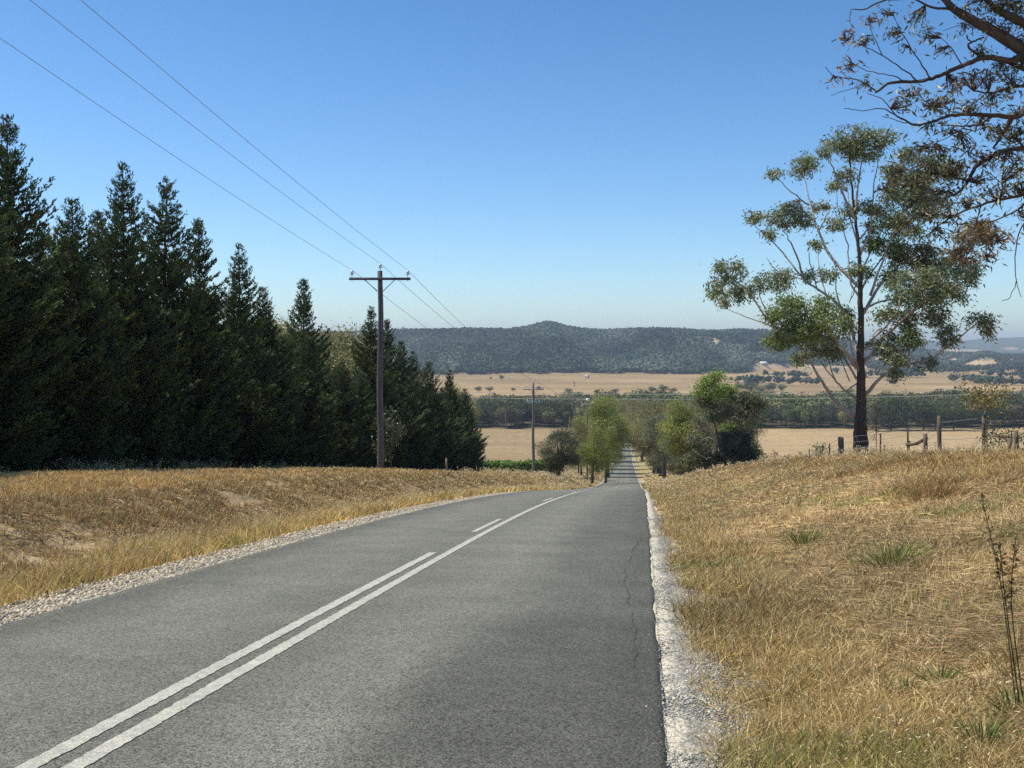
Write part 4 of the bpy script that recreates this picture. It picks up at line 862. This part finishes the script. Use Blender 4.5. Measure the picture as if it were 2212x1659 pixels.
for k, (px, d, yt, key, wd) in enumerate([(1474, 116, 876, 'bright', 1.1), (1500, 140, 868, 'olive', .9), (1455, 175, 868, 'olive', 1.), (1485, 205, 862, 'olive', 1.), (1420, 235, 866, 'grey', 1.), (1607, 150, 850, 'dark', .72), (1590, 190, 845, 'olive', 1.), (1530, 235, 850, 'olive', 1.)]):
    T(key, px, d, yt, ['bright green tree rising left of the half bare tree', 'olive tree immediately left of the half bare tree', 'olive tree behind the front grey green avenue trees', 'tall olive tree between the avenue and the half bare tree', 'grey green tree far down the right of the avenue', 'dark green tree showing behind the right side of the half bare tree', 'olive tree behind the half bare tree', 'olive tree behind the left shoulder of the half bare tree'][k], wide=wd, group='trees behind the right line of the avenue')
for k, (px, d, yt, wd) in enumerate([(1497, 103, 985, 1.3), (1520, 101, 975, 1.3), (1543, 100, 985, 1.1), (1612, 101, 965, .9), (1600, 106, 950, 1.)]):
    T('bush', px, d, yt, ['dense dark bush, leftmost under the half bare tree', 'dense dark bush, second from the left under the half bare tree', 'dark bush directly left of the half bare trunk', 'dark rounded bush at the right foot of the half bare tree', 'taller dark bush behind the right foot of the half bare tree'][k], cat='bush', name='bush', wide=wd, group='bushes under the half bare tree')
for k, (d, s, yt, wd) in enumerate([(146, 9.5, 1000, 1.2), (160, 8.5, 992, 1.1), (176, 10., 985, 1.2), (205, 7.5, 975, 1.1), (232, 8., 968, 1.2)]):
    x = cx(d) + s; h = max(1.6, (HY - yt) / F * d - gz(x, d)); plant('bush', x, d, h, f'dark low bush, {ordn[k]} from the front under the right avenue trees', 'bushes under the right avenue trees', cat='bush', name='bush', wide=wd)
# olive gums behind the conifers
for px, d, yt, wd, lb in ((620, 98, 668, 1.2, 'olive gum crown showing behind the conifers left of the isolated thin spire'), (705, 104, 690, 1.25, 'olive gum crown showing behind the conifers between the thin spire and near power pole'), (745, 112, 722, 1., 'lower olive gum crown directly left of the near power pole'), (985, 150, 820, .7, 'small olive tree just beyond the right end of the conifers')):
    T('olive', px, d, yt, lb, wide=wd, group='gums behind the conifers', name='gum_tree', cat='gum tree')

# ------------------------------------------------------------------ valley wood, hill forest
_ico = None
def crowns(g, X, Y, Z, Rr, Hh, col, per, ls, r, solid=True):
    """far crowns: a rough solid core and loose leaf clumps round it"""
    n_ = len(X); C = np.stack([X, Y, Z + Hh * .58], -1)
    ph = (1 + 5 ** .5) / 2
    iv = unit(np.array([(-1, ph, 0), (1, ph, 0), (-1, -ph, 0), (1, -ph, 0), (0, -1, ph), (0, 1, ph), (0, -1, -ph), (0, 1, -ph), (ph, 0, -1), (ph, 0, 1), (-ph, 0, -1), (-ph, 0, 1)], float))
    it = np.array([(0, 11, 5), (0, 5, 1), (0, 1, 7), (0, 7, 10), (0, 10, 11), (1, 5, 9), (5, 11, 4), (11, 10, 2), (10, 7, 6), (7, 1, 8), (3, 9, 4), (3, 4, 2), (3, 2, 6), (3, 6, 8), (3, 8, 9), (4, 9, 5), (2, 4, 11), (6, 2, 10), (8, 6, 7), (9, 8, 1)])
    sc3 = np.stack([Rr, Rr, Hh * .42], -1)
    if solid:
        V = C[:, None] + iv[None] * sc3[:, None] * .78 * (.75 + .45 * r.random((n_, 12, 1)))
        g.add(V.reshape(-1, 3), None, (it[None] + np.arange(n_)[:, None, None] * 12).reshape(-1, 3), np.repeat(col * .85, 20, 0))
    d = unit(r.normal(size=(n_, per, 3))); d[..., 2] = np.where(r.random((n_, per)) < .75, np.abs(d[..., 2]), d[..., 2])
    P = (C[:, None] + d * sc3[:, None] * (.72 + .35 * r.random((n_, per, 1)))).reshape(-1, 3)
    A = unit(r.normal(size=P.shape) * .8 + d.reshape(-1, 3) * .4)
    L = np.repeat(ls * Rr, per) * (.6 + .8 * r.random(len(P)))
    leaves(g, P - A * L[:, None] * .5, A, L, L * .75, np.repeat(col, per, 0) * (.84 + .32 * r.random((len(P), 1))), r)
r = np.random.default_rng(900)
m = 1700; Y = 566 + (752 - 566) * r.random(m); U = r.uniform(330, 2420, m); X = (U - CX) / F * Y
Y = Y + (vnoise(U / 60., U * 0, 80) - .5) * 16
keep = (np.abs(X - cx(Y)) > 3) & ~((U > 1685) & (U < 1860) & (Y > 600) & (vnoise(U / 60., Y / 40., 81) > .45)) & ~((U > 1010) & (U < 1260) & (Y > 690))
keep &= ~((U > 1820) & (Y > 715))
X, Y, U = X[keep], Y[keep], U[keep]; Z = ground(X, Y)
Hh = r.uniform(10, 15.5, len(X)) * (.75 + .5 * fbm(X / 45., Y / 45., 82, 2)); Rr = Hh * r.uniform(.36, .56, len(X))
tone = vnoise(X / 40., Y / 40., 83)[:, None]; cA = np.array([.095, .115, .042]); cB = np.array([.17, .155, .085]); cC = np.array([.15, .20, .055])
col = cA * (1 - tone) + cB * tone; gr = ((U > 1270) & (U < 1900))[:, None] * .4; col = col * (1 - gr) + cC * gr
col = col * (.58 + .85 * r.random((len(X), 1))) * np.where(r.random((len(X), 1)) < .2, np.array([[1.25, 1.1, .8]]), 1.)
g = Geo(); crowns(g, X, Y, Z, Rr, Hh, col, 260, .15, r)
for i in np.where(Y < 585)[0][::1]:     # trunks of the front edge
    tube(g, [(X[i], Y[i] - .5, Z[i] - .3), (X[i] + r.normal(0, .8), Y[i] - Rr[i] * .8, Z[i] + Hh[i] * .6)], .2, 4, (.34, .30, .25), cap=False)
g.build('valley_wood', M_far, kind='stuff')
# low green rows in the open part of the wood
g = Geo(); m = 2600; Y = r.uniform(596, 745, m); Y = 596 + np.round((Y - 596) / 5.) * 5; U = r.uniform(1680, 1870, m); X = (U - CX) / F * Y; keep = vnoise(U / 60., Y / 40., 81) > .43
X, Y = X[keep], Y[keep]; crowns(g, X, Y, ground(X, Y), np.full(len(X), 1.9), np.full(len(X), 3.2), jit((.065, .095, .04), len(X), .2, r), 10, .45, r)
g.build('orchard_rows', M_far, kind='stuff')
# trees one can tell apart at the edge of the wood
lab = 'round crowned dark gum at the front edge of the valley wood, beyond the right paddock'
for k, (px, d, yt) in enumerate([(1893, 540, 872), (1925, 548, 853), (1960, 545, 848), (1995, 550, 858), (2020, 546, 870), (2060, 545, 862), (1860, 552, 868), (2100, 560, 862), (2150, 565, 858), (2195, 570, 850)]):
    T('farround' if k % 3 else 'fargrey', px, d, yt, ['round dark gum in the valley wood immediately right of the big trunk', 'second round gum right of the big trunk at the wood edge', 'tall round gum at the wood edge above the leaning fence rail', 'gum at the wood edge between the railed posts and the tall post', 'rounded yellowish gum at the wood edge above the tall fence post', 'gum at the wood edge right of the tall fence post', 'gum at the wood edge hidden partly by the big trunk', 'gum at the wood edge left of the yellow sapling', 'gum at the wood edge behind the yellow sapling', 'gum at the wood edge at the right border of the picture'][k], group='gums at the edge of the valley wood', name='gum_tree', cat='gum tree', wide=1.1)
for k, px in enumerate([1045, 1075, 1104, 1131, 1160, 1188, 1216, 1240]):
    T('fargrey' if k % 2 else 'farround', px, 578, 858 + (k * 7) % 13, f'grey green gum, {ordn[k]} from the left along the wood beyond the left paddock', group='gums at the edge of the left wood', name='gum_tree', cat='gum tree')
for k, px in enumerate([1640, 1668, 1698, 1730, 1762, 1795, 1825]):
    T('fargrey' if k % 2 else 'farround', px, 570, 868 + (k * 11) % 17, f'dark gum, {ordn[k]} from the half bare tree along the edge of the right wood', group='gums at the edge of the right wood', name='gum_tree', cat='gum tree')
# round trees on the far field
for k, (px, yb, yt) in enumerate([(1594, 848, 826), (1613, 848, 825), (1624, 850, 824), (1642, 852, 832), (1662, 848, 828), (1671, 846, 828), (1690, 848, 830)]):
    d = 48.3 * F / (yb - HY); x = at(px, d); plant('farround', x, d, (yb - yt) / F * d, f'dark round tree, {ordn[k]} from the left, on the far field beyond the half bare tree', 'round trees on the far field', wide=1.2)
for k, (px, yb, yt) in enumerate([(1034, 848, 836), (1057, 848, 836), (1108, 846, 838), (1164, 844, 835), (1228, 850, 839), (1290, 852, 842), (1330, 850, 840), (1408, 850, 836), (1432, 848, 832), (1455, 850, 838)]):
    d = 48.3 * F / (yb - HY); x = at(px, d); plant('farround', x, d, (yb - yt) / F * d, f'bushy dark tree, {ordn[k]} from the left along the near edge of the far field', 'bushy trees along the near edge of the far field', wide=1.7)
for px, yb, yt, lb in ((1083, 822.5, 811, 'lone dark tree standing on the far field near the foot of the hill'), (1060, 821.5, 815, 'small lone tree left of the other lone tree on the far field')):
    d = 48.2 * F / (yb - HY); plant('farround', at(px, d), d, (yb - yt) / F * d, lb, wide=1.1)
# bare tree on the far field
d = 48.2 * F / (837 - HY); x = at(1241, d); o = empty('bare_tree', (x, d, gz(x, d)), label='lone bare tree on the far field above the road', category='tree')
g = Geo(); tube(g, [(0, 0, 0), (.2, 0, 4), (-.2, 0, 7.5)], [.35, .25, .08], 5, (.2, .16, .13)); g.build('trunk', M_bark, o); g = Geo()
for k in range(22):
    a = rng.random() * 6.3; h = 3 + 4.2 * rng.random(); L_ = 1.2 + 1.2 * rng.random(); tube(g, [(0, 0, h), (math.cos(a) * L_, math.sin(a) * L_, h + .5 + rng.random())], [.12, .05], 4, (.2, .16, .13), cap=False)
g.build('crown', M_bark, o)

# hill forest
g = Geo(); m = 90000
U = r.uniform(250, 2450, m); Y = np.exp(r.uniform(np.log(1500), np.log(3000), m)); X = (U - CX) / F * Y
Ff = np.interp(U, [-500, 900, 1100, 1580, 1700, 1850, 2100, 2300], [1560, 1560, 1620, 1640, 1950, 2050, 2150, 2150]) + (vnoise(U / 30., U * 0, 50) - .5) * 24
keep = (Y > Ff) & (clearing(X, Y) < .2 + .2 * r.random(m)) & ~((U < 640) & (Y > 1700)); X, Y, U = X[keep], Y[keep], U[keep]
Z = ground(X, Y); P_ = np.stack([X, Y, Z], -1)
# keep only the sides of the hills that face the valley and a little beyond the crest
ok = (Z / Y) >= (np.interp(U, E_u[:, 0], (HY - E_u[:, 1] - 5.5) / F) - .06); X, Y, Z, U = X[ok], Y[ok], Z[ok], U[ok]
Hh = r.uniform(7, 12.5, len(X)); Rr = Hh * r.uniform(.32, .48, len(X))
tone = fbm(X / 120., Y / 150., 85, 3)[:, None]; tone = sstep(.35, .65, tone); dk = sstep(.6, .75, fbm(X / 260. + 7, Y / 160., 86, 2))[:, None]  # tone varies like mixed species; dk paints gully shade into the crowns
col = np.array([.068, .10, .058]) * (1 - tone) + np.array([.125, .152, .098]) * tone; col = col * (1 - .5 * dk); col = col * (.55 + .9 * fbm(U / 55., Y / 170., 91, 3)[:, None]) * (.88 + .24 * r.random((len(X), 1)))
lim = 60000
if len(X) > lim: 
    s_ = r.choice(len(X), lim, replace=False); X, Y, Z, Hh, Rr, col = X[s_], Y[s_], Z[s_], Hh[s_], Rr[s_], col[s_]
crowns(g, X, Y, Z, Rr * 1.22, Hh, col, 8, .7, r)
g.build('hill_forest', M_far, kind='stuff')
# scattered trees and hedges on the distant plain
g = Geo(); m = 26000; Y = np.exp(r.uniform(np.log(1150), np.log(4600), m)); U = r.uniform(1560, 2420, m); X = (U - CX) / F * Y
bands = (vnoise(U / 90. + Y / 700., Y / 75., 87) > .66) | ((Y > 2100) & (vnoise(U / 60., Y / 160., 88) > .5)); 
keep = bands & ~((U < 1850) & (Y > 1560) & (clearing(X, Y) < .3)) & ~((Y < 1560) & (r.random(m) < .78)) ; X, Y, U = X[keep], Y[keep], U[keep]
Hh = r.uniform(6, 12, len(X)); crowns(g, X, Y, ground(X, Y), Hh * .5, Hh, jit((.065, .082, .048), len(X), .3, r), 7, .8, r)
g.build('plain_trees', M_far, kind='stuff')

# ------------------------------------------------------------------ vineyard beyond the conifers
g = Geo(); gp = Geo()
rows_v = [168, 171, 174, 177, 180]
for k, yv in enumerate(rows_v):
    root = empty('vine_row', (at(1110, yv), yv, gz(at(1110, yv), yv)), label=f'leafy green vine row, {ordn[k]} from the front beyond the conifers' , category='vines', group='vine rows beyond the conifers')
    o = np.array(root.location); x0, x1 = at(1000, yv), min(at(1215, yv), cx(yv) - 8)
    m = 5200; x = r.uniform(x0, x1, m); top = 2.15 + .6 * vnoise(x / .8, x * 0 + k, 90); z = .35 + (top - .35) * r.random(m) ** .7
    y = yv + r.normal(0, .28, m); P = np.stack([x, y, ground(x, y) + z], -1) - o
    g = Geo(); leaves(g, P, unit(r.normal(size=(m, 3)) + np.array([[0, 0, .2]])), r.uniform(.22, .42, m), .26, pick([(.16, .27, .04), (.12, .21, .035), (.21, .33, .06)], m, .3, r), r); g.build('foliage', M_leaf, root)
    g = Geo()
    for xx in np.arange(x0, x1, 3.0): tube(g, [(xx - o[0], 0, gz(xx, yv) - o[2] - .1), (xx - o[0], 0, gz(xx, yv) - o[2] + 1.7)], .045, 5, (.2, .15, .11))
    g.build('stakes', M_wood, root)

# ------------------------------------------------------------------ farm buildings far away
def barn(px, py, wid, hgt, dep, label, roofc, wallc, d=None):
    # find the ground point seen at that height of the picture
    ds = np.arange(900, 4200, 4.); v = yV(at(px, ds), ds); i = np.argmin(np.abs(v - py)); d = ds[i] if d is None else d
    x = at(px, d); z = gz(x, d); o = empty('farm_building', (x, d, z), label=label, category='farm building', group='farm buildings across the valley')
    g = Geo(); box(g, (0, 0, hgt / 2 - .5), (wid, dep, hgt + 1), wallc); wl = g.build('wall', M_paintw, o)
    g = Geo(); w2, d2 = wid / 2 + .6, dep / 2 + .6
    V = [(-w2, -d2, hgt), (w2, -d2, hgt), (w2, d2, hgt), (-w2, d2, hgt), (-w2 * .6, 0, hgt * 1.75), (w2 * .6, 0, hgt * 1.75)]
    g.add(V, [[0, 1, 5, 4], [2, 3, 4, 5], [3, 2, 1, 0]], [[1, 2, 5], [3, 0, 4]], roofc); g.build('roof', M_paintw, o)
    for k in (-1, 1):
        g = Geo(); box(g, (k * wid * .25, -dep / 2 - .04, hgt * .45), (wid * .1, .1, hgt * .4), (.05, .05, .06)); g.build('window', M_glass, o)
barn(1649, 788, 16, 3.6, 9, 'white roofed farmhouse on the pale clearing right of the wooded hill', (.8, .8, .8), (.5, .5, .48))
barn(1637, 776, 14, 3, 8, 'pale shed in the upper clearing above the farmhouse', (.7, .68, .62), (.6, .58, .5))
barn(1728, 787, 9, 3, 7, 'small white shed right of the farmhouse clearing', (.8, .8, .78), (.6, .6, .58))
barn(1268, 817, 6, 3, 5, 'tiny pale hut at the foot of the wooded hill', (.6, .58, .55), (.6, .5, .42))
barn(1611, 830, 6, 2.4, 5, 'tiny white hut on the far field near the foot of the hill', (.75, .74, .7), (.7, .68, .62))

# ------------------------------------------------------------------ small plants near the camera
def tussock(px, py, h, n_, cols, label, name='grass_tuft', cat='grass tuft', spread=.10, wd=.008):
    u = (px - CX) / F; ds = np.arange(3.4, 60, .02); v = HY - F * ground(u * ds, ds) / ds; i = np.argmax(v < py) ; d = ds[i]; x = u * d
    r = np.random.default_rng(int(px)); m = n_; X = x + r.normal(0, spread * .5, m); Y = d + r.normal(0, spread * .5, m)
    out = np.stack([X - x, Y - d, 0 * X], -1) / spread; dv = unit(out * .9 + r.normal(0, .15, (m, 3)) + np.array([[0, 0, 1.]]))
    g = Geo(); blades(g, X, Y, h * (.5 + .6 * r.random(m)), np.full(m, wd), dv, out * .35 + np.array([[0, 0, -.1]]), pick(cols, m, .3, r))
    g.build(name, M_grass, None, label=label, category=cat)
GR = [(.13, .19, .045), (.09, .14, .035), (.20, .23, .07), (.38, .33, .13)]
tussock(1930, 1222, .34, 260, GR, 'bright green grass tuft on the pale middle of the right bank', spread=.22)
tussock(2122, 1610, .20, 130, GR, 'dark green grass tuft at the bottom right corner of the bank', spread=.11)
tussock(2195, 1535, .16, 50, GR, 'small green leafy weed at the right edge above the corner tuft', spread=.09, wd=.016)
tussock(1737, 1175, .32, 150, GR, 'faint green grass tuft left of the bright one on the right bank', spread=.18)
tussock(2030, 1470, .15, 60, GR, 'thin green tuft in the middle of the lower right bank', spread=.08)
tussock(1745, 1470, .15, 50, GR, 'small green weed low on the right bank near the gravel', spread=.08)
tussock(1955, 1500, .14, 50, GR, 'small dark green weed beside the pale lower bank', spread=.08)
tussock(2010, 1085, .55, 260, [RUST * .7, BROWN * .7, RUST * .5], 'dark rusty grass clump high on the right bank', spread=.3)
tussock(2198, 1425, .24, 120, [RUST * .7, BROWN, OLIVE], 'dark rusty grass clump around the foot of the tall weed stalk', spread=.2)
# tall dark weed stalks at the right edge
u = (2196 - CX) / F; d = 5.4; x = u * d; z = gz(x, d)
g = Geo(); r = np.random.default_rng(5)
for k, (px2, py2) in enumerate(((2112, 1075), (2150, 1180), (2185, 1150))):
    P = smooth_path([(x + k * .02, d, z), ((px2 * .3 + 2185 * .7 - CX) / F * d, d, (HY - (py2 * .45 + 1430 * .55)) / F * d), ((px2 - CX) / F * d, d - .05, (HY - py2) / F * d)], 8)
    tube(g, P, np.linspace(.0042, .0022, len(P)), 5, (.13, .10, .05))
    m = 60; i = r.integers(len(P) // 2, len(P), m); leaves(g, P[i] + r.normal(0, .008, (m, 3)), unit(r.normal(size=(m, 3)) + np.array([[0, 0, .8]])), .035, .012, jit((.16, .13, .06), m, .4, r), r)
g.build('weed_stalk', M_grass, None, label='tall dark dry weed stalks leaning left at the right edge of the bank', category='weed')
# saplings and climbers by the fence
def sapling(px, d, ybase, ytop, wpx, cols, n_, label, ll=.10, name='sapling', cat='sapling', clump=.5, bend=0):
    x = at(px, d); z = gz(x, d); zt = (HY - ytop) / F * d; r = np.random.default_rng(int(px * 3)); o = empty(name, (x, d, z), label=label, category=cat)
    Hh = zt - z; w_ = wpx / F * d / 2; g = Geo(); gl = Geo(); tube(g, smooth_path([(0, 0, -.1), (bend * .3, 0, Hh * .5), (bend, 0, Hh * .95)], 5), np.linspace(.022, .007, 11), 5, (.14, .11, .08))
    for k in range(16):
        h = Hh * r.uniform(clump, .95); a = r.random() * 6.28; e = np.array([math.cos(a) * w_ * r.uniform(.4, 1) + bend, math.sin(a) * w_ * .7, h + r.uniform(-.1, .25) * Hh * (1 - clump)])
        tube(g, smooth_path([(bend * h / Hh, 0, h - .15 * Hh * (1 - clump)), (e[0] * .6, e[1] * .6, h), e], 3), .006, 4, (.16, .12, .08), cap=False)
        m = n_ // 16; leaves(gl, e + r.normal(0, .28 * w_, (m, 3)), unit(r.normal(size=(m, 3)) + np.array([[0, 0, -.3]])), ll * r.uniform(.6, 1.3, m), ll * .42, pick(cols, m, .3, r), r)
    g.build('trunk', M_bark, o); gl.build('crown', M_leaf, o)
sapling(2132, 24.5, 985, 838, 92, [(.24, .20, .05), (.30, .18, .05), (.16, .16, .04)], 700, 'yellow orange leafed sapling behind the right fence post', ll=.09, clump=.62)
sapling(2178, 24, 985, 938, 90, [(.07, .09, .03), (.10, .12, .04)], 520, 'dark leafy climber sprawling over the short posts at the right edge', name='climber', cat='shrub', ll=.08, clump=.72)
sapling(1773, 50, 1000, 962, 30, [(.16, .20, .06), (.12, .16, .05)], 160, 'small green vine seedling among the thin stakes left of the strainer post', ll=.13)
sapling(1655, 68, 1005, 985, 24, [(.17, .22, .06), (.13, .18, .05)], 160, 'small light green shrub by the leftmost fence posts', name='shrub', cat='shrub', ll=.16, clump=.2)
sapling(1685, 64, 1005, 974, 16, [(.22, .11, .07), (.15, .09, .06)], 160, 'reddish brown dead weed leaning among the fence posts', name='dead_weed', cat='weed', ll=.12, clump=.3, bend=-.35)
sapling(1700, 63, 1005, 983, 14, [(.22, .11, .07), (.15, .09, .06)], 110, 'smaller reddish dead weed right of the leaning one', name='dead_weed', cat='weed', ll=.12, clump=.3)
sapling(845, 52, 1030, 905, 60, [(.09, .11, .045), (.07, .09, .035)], 1400, 'grey green shrub at the foot of the conifers right of the near pole', name='shrub', cat='shrub', ll=.16, clump=.15)
sapling(1893, 46, 1000, 860, 45, [(.24, .17, .06), (.13, .13, .05)], 260, 'sparse orange leafed sapling right of the big gum trunk', ll=.10, clump=.35)

# ------------------------------------------------------------------ air
def haze():
    me = bpy.data.meshes.new('haze'); x0, x1, y0, y1, z0, z1 = -9000, 9000, -400, 9600, -75, 110
    v = [(x, y, z) for z in (z0, z1) for y in (y0, y1) for x in (x0, x1)]
    me.from_pydata(v, [], [(0, 2, 3, 1), (4, 5, 7, 6), (0, 1, 5, 4), (2, 6, 7, 3), (0, 4, 6, 2), (1, 3, 7, 5)])
    m = bpy.data.materials.new('haze'); m.use_nodes = True; n = m.node_tree.nodes; l = m.node_tree.links; n.remove(n['Principled BSDF'])
    p = n.new('ShaderNodeVolumePrincipled'); p.inputs['Color'].default_value = (.72, .84, 1, 1); p.inputs['Density'].default_value = .00013; p.inputs['Anisotropy'].default_value = .2
    l.new(p.outputs[0], n['Material Output'].inputs['Volume']); me.materials.append(m)
    link(bpy.data.objects.new('haze', me), None, kind='stuff')
haze()
